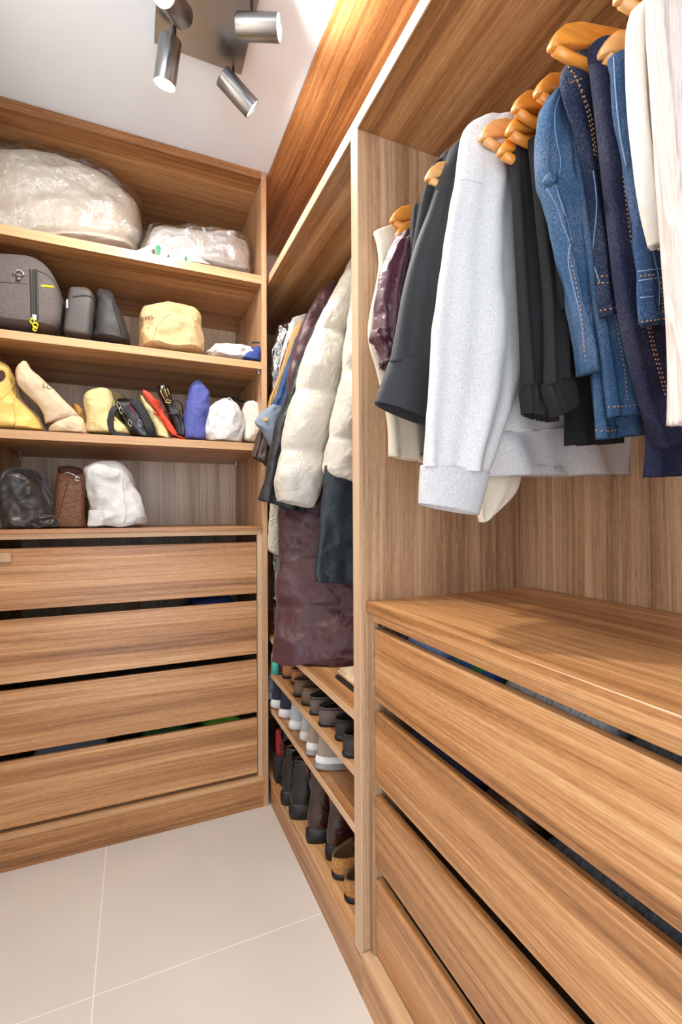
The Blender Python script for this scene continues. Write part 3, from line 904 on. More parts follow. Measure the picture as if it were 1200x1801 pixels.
Y = 2.03
py = thing('pale_yellow_bag', 'pale yellow rounded dust bag left of the black strappy bag', 'bag', (-0.13, Y, Z3))
rs = [(172,685,188,686), (156,692,196,691), (147,702,200,702), (150,716,202,718), (152,732,205,735), (150,748,226,752), (152,757,232,763), (156,761,230,766)]
part('body', bag(Y, 0.075, rs, Z3+0.001, [.45,.7,.9,1,1,1,1,.95], p=2.5, crumple=0.008, cs=13, ridge=0.006, n=60, m=40, seed=17), M['pale_yellow'], py, smooth=True)
ol = bag(2.16, 0.05, [(192,689,206,693), (186,700,222,700), (186,725,224,725), (186,750,226,755), (186,763,226,767)], Z3+0.001, p=2.6, crumple=0.007, cs=15, n=44, m=26, seed=18)
single('olive_bag', ol, M['olive'], 'olive cloth bag half hidden behind the pale yellow bag', 'bag')

Y = 2.01
sb = thing('strappy_bag', 'black handbag with straps and silver buckles lying on the third shelf', 'handbag', (-0.02, Y, Z3))
rs = [(208,704,222,703), (203,714,240,708), (209,730,252,722), (220,748,262,740), (228,762,270,760), (233,767,272,771)]
body = part('body', bag(Y, 0.055, rs, Z3+0.001, [.55,.9,1,1,1,.95], p=3.2, crumple=0.005, cs=18, n=56, m=36, seed=19), M['black_leather'], sb, smooth=True)
b_ = bmesh.new()
pts = [at(u, v, Y=Y-0.065) for u, v in ((203,716),(197,726),(194,740),(195,754),(201,763),(214,767),(230,768))]
tube(b_, pts, 0.011, 8, flat=0.18, up=Vector((0, -1, 0)))
part('strap', b_, M['black_web'], sb, smooth=True, label='loop of black webbing strap')
b_ = bmesh.new()
pts = [at(u, v, Y=Y-0.06) for u, v in ((228,706),(240,710),(252,728),(262,748),(268,768))]
tube(b_, pts, 0.017, 8, flat=0.2, up=Vector((0, -1, 0)))
part('strap', b_, M['black_web'], sb, smooth=True)
tr = bvh(body)
part('lining', lines_on(tr, [[(225,711),(232,720),(239,732)]], 0.0045, off=0.002), M['plum'], sb, label='plum coloured lining')
b_ = bmesh.new()
for u, v in ((209,713), (213,722), (229,744), (246,744)):
    q = onto(tr, u, v, 0.004)
    if q is None: continue
    tube(b_, [q+Vector((0.006*math.cos(a)-0.3*0.012*math.sin(a), 0, 0.012*math.sin(a))) for a in [2*PI*i/12 for i in range(13)]], 0.0016, 6)
part('buckle', b_, M['chrome'], sb, smooth=True)

Y = 2.02
cs_ = bag(Y, 0.05, [(246,700,252,702), (250,712,262,714), (256,728,276,730), (264,748,290,750), (272,764,298,767), (274,768,299,772)], Z3+0.001, p=2.6, crumple=0.006, cs=18, n=40, m=30, seed=21)
single('cream_pouch', cs_, M['pale_yellow'], 'narrow pale cream pouch squeezed between black straps and red case', 'bag')
rc = thing('red_case', 'long red folded pouch with tied strap leaning on the third shelf', 'bag', (0.07, 2.0, Z3))
rs = [(251,687,254,686), (252,694,266,694), (262,708,280,712), (276,728,292,730), (290,750,303,748), (303,766,312,764)]
part('body', bag(2.0, 0.022, rs, Z3+0.001, [.5,.9,1,1,1,1], p=2.6, crumple=0.003, cs=20, n=36, m=30), M['red'], rc, smooth=True)
b_ = bmesh.new()
tube(b_, [at(u, v, Y=1.968) for u, v in ((268,706),(278,704),(284,712),(276,718),(270,726),(280,734),(290,740))], 0.006, 8, flat=0.4)
tube(b_, [at(u, v, Y=1.968) for u, v in ((296,752),(304,763),(315,768),(327,771),(318,773),(304,771))], 0.006, 8, flat=0.5)
part('strap', b_, M['red'], rc, smooth=True)

Y = 2.03
bh = thing('gold_buckle_bag', 'black leather bag rolled upright with gold buckles, left of the violet pouch', 'handbag', (0.12, Y, Z3))
rs = [(274,682,296,679), (278,694,300,692), (286,708,305,706), (292,722,312,722), (298,740,322,738), (302,754,326,754), (304,766,325,769)]
body = part('body', bag(Y, 0.045, rs, Z3+0.001, [.7,.9,.8,.8,1,1,.95], p=2.6, wave=0.004, k=7, crumple=0.003, cs=22, n=60, m=36), M['black_leather'], bh, smooth=True)
tr = bvh(body)
b_ = bmesh.new()
for pl_ in (((281,682),(284,692),(290,702),(292,712)), ((288,680),(292,690),(297,702)), ((293,680),(297,690),(300,700))):
    pts = [onto(tr, u, v, 0.004) for u, v in pl_]
    pts = [q for q in pts if q is not None]
    if len(pts) > 1: tube(b_, pts, 0.0026, 6)
q = onto(tr, 296, 706, 0.006) or at(296, 706, Y=Y-0.05)
tube(b_, [q+Vector((0.011*math.cos(a), 0, 0.006*math.sin(a))) for a in [2*PI*i/12 for i in range(13)]], 0.002, 6)
part('buckle', b_, M['gold'], bh, smooth=True, label='gold buckles')
b_ = bmesh.new()
tube(b_, [at(u, v, Y=Y-0.052) for u, v in ((288,723),(298,728),(310,728),(318,722))], 0.006, 8, flat=0.4)
tube(b_, [at(u, v, Y=Y-0.03) for u, v in ((302,706),(312,704),(320,712),(322,726),(316,734))], 0.006, 8, flat=0.5)
part('strap', b_, M['black_leather'], bh, smooth=True)

Y = 2.03
vb = bag(Y, 0.055, [(344,671,352,670), (336,679,358,678), (331,690,366,690), (327,704,369,702), (324,722,368,724), (322,745,363,748), (324,765,359,768), (327,772,357,774)], Z3+0.001,
         Ds=[.3,.6,.85,1,1,1,1,.95], p=2.6, crumple=0.008, cs=15, ridge=0.006, n=60, m=40, seed=24)
single('violet_pouch', vb, M['violet_blue'], 'violet blue cloth pouch with pinched top on the third shelf', 'bag')

Y = 2.03
wd = thing('white_drawstring_bag', 'round white drawstring bag with cord loop right of the violet pouch', 'bag', (0.32, Y, Z3))
rs = [(386,706,402,705), (374,712,416,713), (365,722,424,725), (358,738,428,742), (356,754,428,760), (360,768,426,774), (364,774,424,778)]
body = part('body', bag(Y, 0.065, rs, Z3+0.001, [.5,.8,.95,1,1,1,.95], p=2.3, crumple=0.008, cs=16, ridge=0.007, n=68, m=40, seed=26), M['white_cloth'], wd, smooth=True)
b_ = bmesh.new()
tube(b_, [at(u, v, Y=Y-0.03) for u, v in ((379,716),(383,707),(392,702),(404,700),(410,706),(411,712))], 0.0042, 8, flat=0.6)
part('drawstring', b_, M['white_cloth'], wd, smooth=True)
cb2 = bag(Y+0.02, 0.06, [(432,709,446,709), (426,714,455,716), (424,730,459,734), (424,750,457,756), (426,770,452,776), (428,776,450,780)], Z3+0.001,
          Ds=[.5,.8,1,1,1,.95], p=2.4, crumple=0.007, cs=15, ridge=0.006, n=56, m=36, seed=28)
single('cream_cloth_bag', cb2, M['cream_cloth'], 'cream cloth bag at the right end of the third shelf', 'bag')
b_ = bmesh.new()
tube(b_, [at(u, v, Y=2.20) for u, v in ((396,698),(408,700),(420,704),(432,707),(441,705),(452,706))], 0.0045, 8)
tube(b_, [at(452, 706, Y=2.20), at(452, 745, Y=2.20), Vector((at(452, 745, Y=2.2).x, 2.2, Z3+0.005))], 0.0045, 8)
single('black_strap', b_, M['black_web'], 'thin black strap behind the white drawstring bag', 'strap')

# on the counter
Y = 2.10
sbk = thing('satin_bag', 'dark brown satin bag with crumpled opening, left end of the counter above the drawers', 'bag', (-0.4, Y, Z4))
rs = [(34,829,72,829), (12,836,83,838), (-4,856,88,862), (-8,878,97,884), (-8,900,102,904), (-4,918,98,920), (2,928,92,928)]
body = part('body', bag(Y, 0.12, rs, Z4+0.001, [.45,.75,.95,1,1,1,.95], p=2.3, crumple=0.018, cs=9, ridge=0.014, n=72, m=44, seed=31), M['satin_black'], sbk, smooth=True)
rs = [(58,908,82,904), (52,914,98,908), (48,922,104,916), (52,928,103,926)]
part('gathered_end', bag(Y-0.105, 0.03, rs, Z4+0.001, [.7,1,1,.9], p=2.3, crumple=0.009, cs=26, ridge=0.01, n=56, m=22, seed=33), M['satin_black'], sbk, smooth=True)
Y = 2.06
lt = thing('woven_tote', 'small brown woven leather tote with dark open top on the counter', 'handbag', (-0.24, Y, Z4))
rs = [(101,832,160,838), (99,848,158,852), (98,868,154,872), (97,888,153,892), (95,908,153,910), (93,926,155,926)]
body = part('body', bag(Y, 0.065, rs, Z4+0.001, [.85,.95,1,1,1,1], p=3.6, n=64, m=30, crumple=0.002, cs=16), M['brown_croc'], lt, smooth=True)
tr = bvh(body)
part('trim', lines_on(tr, [[(121,843),(114,868),(107,895),(103,912)], [(144,846),(146,880),(148,905),(153,924)]], 0.002, off=0.0), M['brown_trim'], lt, smooth=True)
b_ = bag(Y, 0.05, [(102,822,126,820), (101,828,146,826), (104,834,156,836)], Z4+0.001, [.6,.9,.9], p=2.6, crumple=0.004, cs=20, n=40, m=14)
part('dark_gusset', b_, M['dark_in'], lt, smooth=True, label='dark folded top')
b_ = bmesh.new()
for pl_ in (((112,832),(120,831),(130,835),(136,838)), ((132,834),(135,840),(138,846))):
    tube(b_, [at(u, v, Y=Y-0.07) for u, v in pl_], 0.002, 6)
q = at(136, 842, Y=Y-0.07)
tube(b_, [q+Vector((0.008*math.cos(a), 0, 0.008*math.sin(a))) for a in [2*PI*i/12 for i in range(13)]], 0.002, 6)
part('clasp', b_, M['chrome'], lt, smooth=True, label='silver clasp')
Y = 2.05
wb2 = thing('white_cloth_bag', 'large crumpled white drawstring bag beside the brown tote on the counter', 'bag', (-0.1, Y, Z4))
rs = [(176,813,205,812), (150,819,214,818), (143,826,224,830), (148,846,238,850), (156,868,246,874), (160,890,254,894), (160,908,259,908), (158,919,258,918), (160,925,254,923)]
body = part('body', bag(Y, 0.09, rs, Z4+0.001, [.45,.7,.85,.95,1,1,1,1,.95], p=2.5, crumple=0.013, cs=11, ridge=0.013, n=76, m=48, seed=35), M['white_cloth'], wb2, smooth=True)
tr = bvh(body)
part('drawstring', lines_on(tr, [[(213,820),(217,835),(216,855),(219,880),(221,905),(217,922)]], 0.0028, off=0.001), M['cream_cloth'], wb2, smooth=True)
rs = [(157,898,170,897), (156,908,178,905), (155,918,184,918), (154,925,186,924)]
part('flap', bag(Y-0.085, 0.016, rs, Z4+0.001, p=2.3, crumple=0.005, cs=20, n=36, m=16, seed=36), M['white_cloth'], wb2, smooth=True)

# ------------------------------------------------------------------ wooden hangers and clothes, near wardrobe
def hanger(u, v, label, mat, Zt=1.89, yaw=0.0, width=0.43, wide=1.0, Xt=None, back=True):
    tip = at(u, v, Z=Zt) if Xt is None else at(u, v, X=Xt)
    d = Vector((math.cos(yaw), math.sin(yaw), 0))
    s = Vector((-d.y, d.x, 0))
    g = thing('coat_hanger', label, 'hanger', tip + d*(width/2), 'wooden hangers on the near rail')
    def P(x, z): return tip + d*x + Vector((0, 0, z))
    W_ = width
    tops = [(0, .004), (.008, .019), (.025, .036), (.055, .050), (.12, .064), (.19, .076), (W_/2, .080)]
    bots = [-.006, -.004, .004, .014, .031, .043, .047]
    prof = [(x, (t+b)/2, (t-b)/2) for (x, t), b in zip(tops, bots)]
    prof = prof + [(W_-x, z, h) for x, z, h in prof[-2::-1]]
    bm = bmesh.new()
    n = 16
    rings = []
    for x, z, h in prof:
        c = P(x, z)
        e = min(x, W_-x)
        ht = 0.0068*wide*(0.75 if e < 0.004 else 1)*(1+0.35*max(0, 1-e/0.10))
        ring = []
        for i in range(n):
            a = 2*PI*i/n
            cx, cy = math.cos(a), math.sin(a)
            cx = math.copysign(abs(cx)**0.38, cx); cy = math.copysign(abs(cy)**0.38, cy)
            ring.append(bm.verts.new(c + s*ht*cx + Vector((0, 0, h*cy))))
        rings.append(ring)
    for a, b in zip(rings, rings[1:]):
        for i in range(n): bm.faces.new((a[i], a[(i+1) % n], b[(i+1) % n], b[i]))
    bm.faces.new(rings[0][::-1]); bm.faces.new(rings[-1])
    part('shoulder_bar', bm, mat, g, smooth=True)
    bm = bmesh.new()
    tube(bm, [P(0.008, -0.003), P(0.035, -0.007), P(W_/2, -0.009), P(W_-0.035, -0.007), P(W_-0.008, -0.003)], 0.0072, 10, flat=1.25)
    part('trouser_bar', bm, mat, g, smooth=True)
    top = P(W_/2, 0.086)
    hx = top.copy(); hx.z = RAILZ - 0.012
    k_ = bmesh.new()
    pts = [top + Vector((0, 0, -0.006)), top + Vector((0, 0, 0.012))]
    r_ = 0.0185
    cz = RAILZ - 0.0015
    c0 = Vector((top.x, top.y, cz))
    for i in range(11):
        a = -PI/2 + (PI*1.45)*i/10
        pts.append(c0 + d*(r_*math.cos(a)) + Vector((0, 0, r_*math.sin(a))))
    tube(k_, pts, 0.0017, 8)
    part('hook', k_, M['chrome'], g, smooth=True)
    return g

HG, HP = M['hanger'], M['hanger_pale']
hanger(968, 80, 'long orange wooden hanger over the dark jeans, large tip, top right', HG, Zt=1.89, yaw=R(-4))
hanger(1058, 92, 'pale wooden hanger in front of the blue jeans, beside the cream shirt', HP, Zt=1.845, yaw=R(-1))
hanger(943, 162, 'short orange wooden hanger directly above the mid-blue jeans', HG, Zt=1.89)
hanger(904, 190, 'orange wooden hanger left of the mid-blue jeans, highest of four clustered', HG, Zt=1.89, yaw=R(3))
hanger(846, 240, 'pale wooden hanger lying over the shoulder of the grey sweatshirt', HP, Zt=1.885, yaw=R(2))
hanger(893, 230, 'pale orange wooden hanger between sweatshirt and black joggers', HG, Zt=1.865)
hanger(878, 267, 'small orange hanger tip hanging lowest above the black joggers', HG, Zt=1.845, yaw=R(-2))
hanger(750, 312, 'pale wooden hanger tip behind the black jacket shoulder', HP, Zt=1.91, yaw=R(1))
hanger(687, 388, 'orange wooden hanger near the side panel, above the burgundy blouse', HG, Zt=1.90)
hanger(696, 414, 'orange wooden hanger inside the burgundy satin blouse', HG, Zt=1.865)
hanger(1085, -4, 'pale wooden hanger under the cream shirt at the top edge', HP, Zt=1.90, yaw=R(-7))

# cream trousers against the side panel
ctr = thing('cream_trousers', 'cream trousers folded over a hanger against the side panel', 'trousers', (0.75, 1.03, 1.35))
part('leg', loft(prows(1.028, 0.012, (658,408,712,390), (666,470,730,460), (647,583,735,560), (664,660,745,650), (681,740,752,740), (684,803,758,815)), p=2.6, wave=0.003, hem=0.02, n=48, m=40), M['cream_trouser'], ctr, smooth=True)
part('leg', loft(prows(1.050, 0.008, (657,410,668,407), (672,455,684,455), (690,520,705,520), (700,600,720,600)), p=2.2, n=28, m=24), M['cream_trouser'], ctr, smooth=True)
# burgundy satin blouse
bl = thing('satin_blouse', 'burgundy satin blouse with gathered cuff beside the black jacket', 'blouse', (0.75, 0.96, 1.5))
part('body', loft(prows(0.965, 0.022, (700,412,745,398), (686,440,760,430), (673,480,765,470), (668,540,765,540), (672,600,765,600), (685,650,765,655)), p=2.2, wave=0.010, k=5, wgrow=2, crumple=0.006, cs=16, hem=0.015, n=60, m=44, seed=41), M['satin_burg'], bl, smooth=True)
slv = part('sleeve', loft(prows(0.935, 0.020, (696,425,724,420), (676,462,722,470), (663,520,716,530), (661,560,712,570), (660,585,708,590), (664,598,704,606)), p=2.2, wave=0.008, k=5, crumple=0.007, cs=18, n=52, m=44, seed=42), M['satin_burg'], bl, smooth=True)
part('cuff', loft(prows(0.932, 0.018, (658,578,694,584), (656,592,698,600), (664,608,700,616), (670,622,698,630), (674,640,694,652)), p=2.2, wave=0.010, k=9, wgrow=3, crumple=0.006, cs=30, ridge=0.006, hem=0.01, n=52, m=34, seed=43), M['satin_burg'], slv, smooth=True)

# black jacket with wide sleeve
bj = thing('black_jacket', 'charcoal black jacket with wide straight sleeve beside the grey sweatshirt', 'jacket', (0.75, 0.88, 1.4))
part('body', loft(prows(0.885, 0.022, (776,272,846,248), (752,340,846,320), (738,430,840,430), (732,560,835,560), (728,690,835,690), (738,745,840,760), (741,800,840,806)), p=2.3, wave=0.006, k=4, hem=0.02, n=56, m=40), M['black_wool'], bj, smooth=True)
slv = part('sleeve', loft(prows(0.835, 0.024, (794,258,822,250), (772,310,812,312), (752,372,808,380), (727,440,800,440), (708,510,792,510), (695,580,786,580), (684,640,780,640)), p=2.2, wave=0.005, k=3.5, n=52, m=44), M['black_wool'], bj, smooth=True)
part('cuff', loft(prows(0.834, 0.026, (685,636,781,636), (672,672,776,676), (660,708,770,752)), p=2.2, hem=0.03, n=52, m=16), M['black_wool'], slv, smooth=True)
part('inner_sleeve', loft(prows(0.905, 0.018, (727,362,760,356), (724,400,758,400), (722,450,750,460), (721,500,742,510)), p=2.2, wave=0.008, k=6, hem=0.02, n=44, m=30), M['black_cotton'], bj, smooth=True)
part('lapel', loft(prows(0.845, 0.010, (760,290,778,280), (744,340,766,335), (732,400,752,400), (724,450,742,455)), p=2.2, n=32, m=26), M['black_cotton'], bj, smooth=True)
# cream garment under the sweatshirt
ch = loft(prows(0.81, 0.010, (848,780,925,780), (843,842,917,838), (836,880,905,870), (842,914,872,902), (846,919,852,916)), p=2.4, wave=0.003, n=40, m=26)
single('cream_blouse', ch, M['cream_trouser'], 'cream garment whose pointed hem shows under the grey sweatshirt', 'blouse')

# grey marl sweatshirt
sw = thing('grey_sweatshirt', 'pale grey marl sweatshirt with long sleeve hanging in front', 'sweatshirt', (0.8, 0.77, 1.2))
part('body', loft(prows(0.775, 0.026, (838,228,935,252), (836,300,1005,300), (842,420,1060,420), (850,560,1100,560), (856,680,1125,680), (860,766,1142,750)), p=2.3, wave=0.010, k=5, ph=1.0, wgrow=1.2, n=80, m=44), M['grey_marl'], sw, smooth=True)
part('hem_band', loft(prows(0.775, 0.028, (860,762,1142,744), (862,800,1146,792), (864,838,1150,835)), p=2.3, wave=0.012, k=5, ph=1.0, wgrow=3, hem=0.02, n=80, m=16), M['rib_marl'], sw, smooth=True)
slv = part('sleeve', loft(prows(0.715, 0.032, (840,214,905,232), (818,232,905,270), (801,318,908,330), (786,400,908,420), (770,490,912,510), (758,580,921,590), (752,650,918,655), (748,730,893,740), (744,800,868,812), (743,822,858,838)), p=2.2, wave=0.010, k=3.4, ph=0.5, crumple=0.004, cs=9, n=64, m=60, seed=45), M['grey_marl'], sw, smooth=True)
part('cuff', loft(prows(0.715, 0.030, (742,818,859,834), (740,850,850,866), (739,886,839,906)), p=2.2, hem=0.03, n=52, m=18), M['rib_marl'], slv, smooth=True)
tr = bvh(slv)
seams(tr, [[(797,322),(815,316),(832,318),(850,324)]], 0.0010, M['rib_marl'], slv)
s2 = part('sleeve', loft(prows(0.80, 0.024, (1100,700,1230,690), (1120,780,1235,770), (1130,826,1240,800)), p=2.2, n=40, m=20), M['grey_marl'], sw, smooth=True)
part('cuff', loft(prows(0.80, 0.022, (1132,824,1240,800), (1142,848,1242,830), (1154,866,1242,852)), p=2.2, hem=0.02, n=40, m=12), M['rib_marl'], s2, smooth=True)

# black joggers and black trousers
jg = thing('black_joggers', 'black jersey joggers with gathered elastic cuffs in front of the sweatshirt', 'trousers', (0.78, 0.63, 1.3))
def legcuff(Y, D, rs, cs_, name='leg', **kw):
    lg = part(name, loft(prows(Y, D, *rs), p=2.2, wave=0.005, k=4, n=44, m=40, **kw), M['black_cotton'], jg, smooth=True)
    part('cuff', loft(prows(Y, D*0.95, *cs_), p=2.2, wave=0.004, k=14, wgrow=4, hem=0.012, n=90, m=16), M['black_cotton'], lg, smooth=True)
legcuff(0.655, 0.017, ((897,262,942,248), (901,330,950,330), (905,420,960,420), (910,520,968,520), (915,610,975,610), (919,680,978,684)), ((918,676,978,682), (920,704,980,714), (923,728,978,742)))
legcuff(0.622, 0.017, ((930,246,986,232), (938,330,995,330), (946,420,1002,420), (955,520,1004,520), (958,610,1000,606), (958,680,1002,664)), ((956,676,1003,660), (964,708,1010,690), (976,735,1012,712)))
bt = loft(prows(0.675, 0.016, (945,236,1040,220), (960,340,1060,330), (980,480,1075,470), (992,620,1085,610), (997,720,1088,710), (998,783,1090,780)), p=2.2, wave=0.007, k=5, hem=0.02, n=52, m=40)
single('black_trousers', bt, M['black_deep'], 'plain deep black trousers between joggers and mid-blue jeans', 'trousers')
bs = loft(prows(0.600, 0.014, (958,236,1010,226), (970,320,1015,320), (978,420,1018,420), (984,500,1020,500), (990,545,1022,535)), p=2.2, wave=0.008, k=6, hem=0.02, n=52, m=34)
single('black_shorts', bs, M['black_cotton'], 'short pleated black garment next to the left edge of the mid-blue jeans', 'shorts')

# mid-blue jeans
mj = thing('mid_blue_jeans', 'faded mid-blue jeans with pale seams folded over a hanger', 'jeans', (0.75, 0.57, 1.3))
j1 = part('waist', loft(prows(0.560, 0.020, (966,165,1000,152), (950,200,1008,190), (942,258,1014,250), (944,310,1020,310), (958,360,1030,360), (975,420,1040,425), (992,490,1050,490), (1012,580,1056,575), (1026,660,1060,655)), p=2.1, wave=0.007, k=4, crumple=0.005, cs=16, n=60, m=56, seed=51), M['denim_mid'], mj, smooth=True)
j2 = part('leg', loft(prows(0.575, 0.016, (990,170,1060,140), (1000,300,1075,290), (1012,430,1090,420), (1026,560,1108,550), (1034,660,1126,650), (1042,774,1143,764)), p=2.2, wave=0.010, k=4, ph=.8, hem=0.02, n=56, m=48), M['denim_mid'], mj, smooth=True)
j3 = part('leg', loft(prows(0.535, 0.014, (1000,160,1050,140), (1015,300,1066,290), (1030,430,1085,420), (1046,560,1106,550), (1060,660,1124,650), (1068,735,1138,728)), p=2.2, wave=0.007, k=4, ph=2.0, hem=0.02, n=56, m=44), M['denim_mid'], mj, smooth=True)
tr = bvh(j1, j2, j3)
seams(tr, [[(985,168),(976,200),(978,240),(986,280),(984,310)], [(958,312),(968,304),(975,318),(985,350),(1000,395),(1006,425)], [(962,332),(978,360),(992,400),(1004,428)], [(1003,430),(1000,460),(1008,500),(1022,560),(1028,620)]], 0.0010, M['thread_w'], mj)
stitches(tr, [[(1006,420),(1002,450),(1012,490),(1024,560),(1030,640)], [(1082,555),(1092,610),(1100,660),(1104,712)], [(1044,756),(1070,758),(1100,754)], [(1070,716),(1100,714),(1136,710)]], 0.0011, M['thread'], mj)
b_ = bmesh.new(); q = onto(tr, 967, 318, 0.003)
if q is not None:
    tube(b_, [q+Vector((-0.008, 0, 0.002)), q, q+Vector((0.010, 0, 0.006))], 0.0075, 10)
    part('belt_loop', b_, M['denim_mid'], mj, smooth=True)

# dark jeans with orange stitched waistband
dj = thing('dark_jeans', 'dark blue jeans with orange stitched waistband hung under the long orange hanger', 'jeans', (0.75, 0.5, 1.4))
d1 = part('waist', loft(prows(0.520, 0.016, (1012,97,1050,80), (988,128,1062,112), (990,170,1072,160), (1008,230,1082,225), (1024,300,1090,300), (1036,380,1094,380), (1046,450,1098,450), (1050,520,1100,515), (1058,560,1106,552)), p=2.2, wave=0.005, k=4, hem=0.015, n=52, m=52), M['denim_dark'], dj, smooth=True)
tr = bvh(d1)
stitches(tr, [[(1000,117),(1014,140),(1022,160)], [(1010,128),(1018,146),(1028,168)], [(1004,146),(1012,142),(1030,136)], [(1022,160),(1034,200),(1042,240),(1046,280)], [(1028,168),(1040,205),(1046,245),(1050,280)], [(1050,486),(1075,484),(1096,478)], [(1052,498),(1076,496),(1098,490)], [(1056,546),(1080,542),(1100,536)]], 0.0012, M['thread'], dj)
seams(tr, [[(1044,300),(1050,360),(1044,430),(1036,500),(1046,545)], [(1046,470),(1058,505)]], 0.0010, M['thread_w'], dj)

# navy jeans
nj = thing('navy_jeans', 'long navy jeans with brown side seam reaching lowest on the rail', 'jeans', (0.75, 0.47, 1.25))
n1 = part('leg', loft(prows(0.470, 0.018, (1040,78,1082,86), (1048,140,1092,140), (1058,220,1100,220), (1068,310,1112,310), (1078,400,1126,400), (1088,490,1140,485), (1100,570,1152,560), (1118,650,1170,640), (1138,730,1196,716), (1160,790,1215,770)), p=2.2, wave=0.004, k=3, hem=0.02, n=48, m=56), M['denim_navy'], nj, smooth=True)
n2 = part('leg', loft(prows(0.498, 0.014, (1085,250,1200,250), (1090,400,1210,400), (1108,560,1215,555), (1124,680,1218,670), (1136,770,1220,760), (1134,840,1222,836)), p=2.2, wave=0.006, k=4, hem=0.02, n=48, m=40), M['denim_navy'], nj, smooth=True)
tr = bvh(n1)
stitches(tr, [[(1096,310),(1106,390),(1118,470),(1134,550),(1150,620),(1172,700)], [(1101,310),(1111,390),(1123,470),(1139,550),(1155,620),(1177,700)]], 0.0011, M['thread'], nj)
seams(tr, [[(1098,280),(1108,390),(1120,470),(1136,550),(1152,620),(1175,700)], [(1160,772),(1180,766),(1200,758)]], 0.0010, M['denim_dark'], nj)

# worn blue jeans
wj = thing('worn_blue_jeans', 'worn blue jeans with pocket seams hung behind the cream shirt', 'jeans', (0.75, 0.44, 1.5))
w1 = part('waist', loft(prows(0.437, 0.014, (1076,98,1112,96), (1080,160,1122,160), (1090,240,1134,240), (1104,310,1150,310), (1114,380,1166,380), (1120,450,1182,450), (1122,490,1190,490), (1128,570,1196,566)), p=2.2, wave=0.004, k=4, crumple=0.003, cs=20, hem=0.015, n=48, m=50, seed=55), M['denim_blue'], wj, smooth=True)
tr = bvh(w1)
seams(tr, [[(1080,100),(1084,170),(1092,240),(1104,300)], [(1122,478),(1150,474),(1180,470)], [(1124,494),(1150,490),(1182,486)], [(1148,440),(1160,500),(1158,560)], [(1126,524),(1158,520)]], 0.0010, M['thread_w'], wj)
stitches(tr, [[(1128,566),(1160,562),(1180,558)], [(1162,496),(1166,530),(1166,560)], [(1126,486),(1160,482)]], 0.001, M['thread'], wj)

# cream shirt and white shimmer dress
cs1_ = thing('cream_shirt', 'cream cotton shirt sleeve hanging right of the blue jeans', 'shirt', (0.8, 0.40, 1.6))
part('body', loft(prows(0.402, 0.014, (1128,10,1180,0), (1122,80,1190,80), (1124,160,1200,160), (1140,260,1210,260), (1160,360,1220,360), (1185,460,1230,460), (1196,560,1240,560)), p=2.2, wave=0.006, k=5, n=52, m=44), M['shirt_cream'], cs1_, smooth=True)
part('sleeve', loft(prows(0.380, 0.013, (1118,12,1148,8), (1109,50,1152,50), (1108,120,1156,120), (1112,200,1160,200), (1120,270,1164,270), (1128,330,1172,330), (1138,380,1180,380), (1152,430,1190,430)), p=2.2, wave=0.004, k=5, hem=0.01, n=44, m=44), M['shirt_cream'], cs1_, smooth=True)
wdz = loft(prows(0.352, 0.014, (1144,-60,1240,-60), (1143,40,1245,40), (1150,140,1250,140), (1158,240,1255,240), (1166,340,1258,340), (1176,440,1260,440), (1188,560,1262,560), (1195,660,1264,660), (1197,745,1265,745)), p=2.2, wave=0.010, k=9, ph=.4, hem=0.02, n=90, m=56)
single('white_dress', wdz, M['lace'], 'shimmery white dress at the right edge, nearest on the rail', 'dress')

# ------------------------------------------------------------------ coats in the shoe wardrobe
pw = thing('white_puffer', 'off-white quilted puffer jacket, nearest of the coats in the corner wardrobe', 'jacket', (0.6, 1.5, 1.25))
part('sleeve', loft([(at(a, b, Y=1.555), at(c, d, Y=1.555), D) for a, b, c, d, D in ((618,452,664,462,.05), (586,515,640,520,.055), (553,577,610,590,.06), (531,640,604,651,.065), (519,686,594,692,.065), (503,738,582,746,.066), (493,790,573,793,.066), (484,845,567,848,.062), (490,880,549,894,.05))],
     p=2.3, quilts=[0, 2, 4, 6, 8.3], crumple=0.006, cs=12, ridge=0.004, hem=0.03, n=76, m=90, seed=61), M['puffer_white'], pw, smooth=True)
part('body', loft([(at(a, b, Y=1.44), at(c, d, Y=1.44), D) for a, b, c, d, D in ((628,470,690,470,.05), (612,560,680,560,.06), (603,652,675,655,.062), (590,715,672,720,.064), (577,772,670,776,.064), (569,815,668,830,.06), (571,836,668,870,.055))],
     p=2.3, quilts=[0, 2, 4, 6.2], crumple=0.007, cs=14, ridge=0.006, hem=0.02, n=76, m=80, seed=62), M['puffer_white'], pw, smooth=True)
tq = loft(prows(1.425, 0.03, (572,820,660,820), (566,880,660,880), (560,940,660,940), (554,985,660,985), (553,1024,660,1030)), p=2.3, wave=0.006, k=3, crumple=0.006, cs=14, hem=0.02, n=60, m=40, seed=63)
single('teal_trousers', tq, M['teal'], 'dark teal padded trousers hanging below the white puffer', 'trousers')
cj = thing('charcoal_jacket', 'charcoal jacket with long sleeve between white puffer and denim jacket', 'jacket', (0.55, 1.66, 1.2))
part('sleeve', loft(prows(1.655, 0.035, (568,548,600,548), (551,573,590,590), (539,604,575,615), (523,642,565,655), (509,678,556,695), (497,718,550,745), (484,752,548,780), (472,803,545,815), (465,847,542,870), (454,879,541,906)), p=2.2, wave=0.007, k=4, crumple=0.007, cs=14, hem=0.03, n=60, m=56, seed=64), M['charcoal'], cj, smooth=True)
part('body', loft(prows(1.70, 0.03, (600,520,660,520), (578,620,660,620), (556,720,660,720), (535,800,660,800), (525,880,660,880)), p=2.2, wave=0.006, k=4, hem=0.03, n=48, m=36), M['charcoal'], cj, smooth=True)
bc = thing('burgundy_coat', 'long burgundy quilted coat reaching down to the shoe shelves', 'coat', (0.55, 1.6, 0.7))
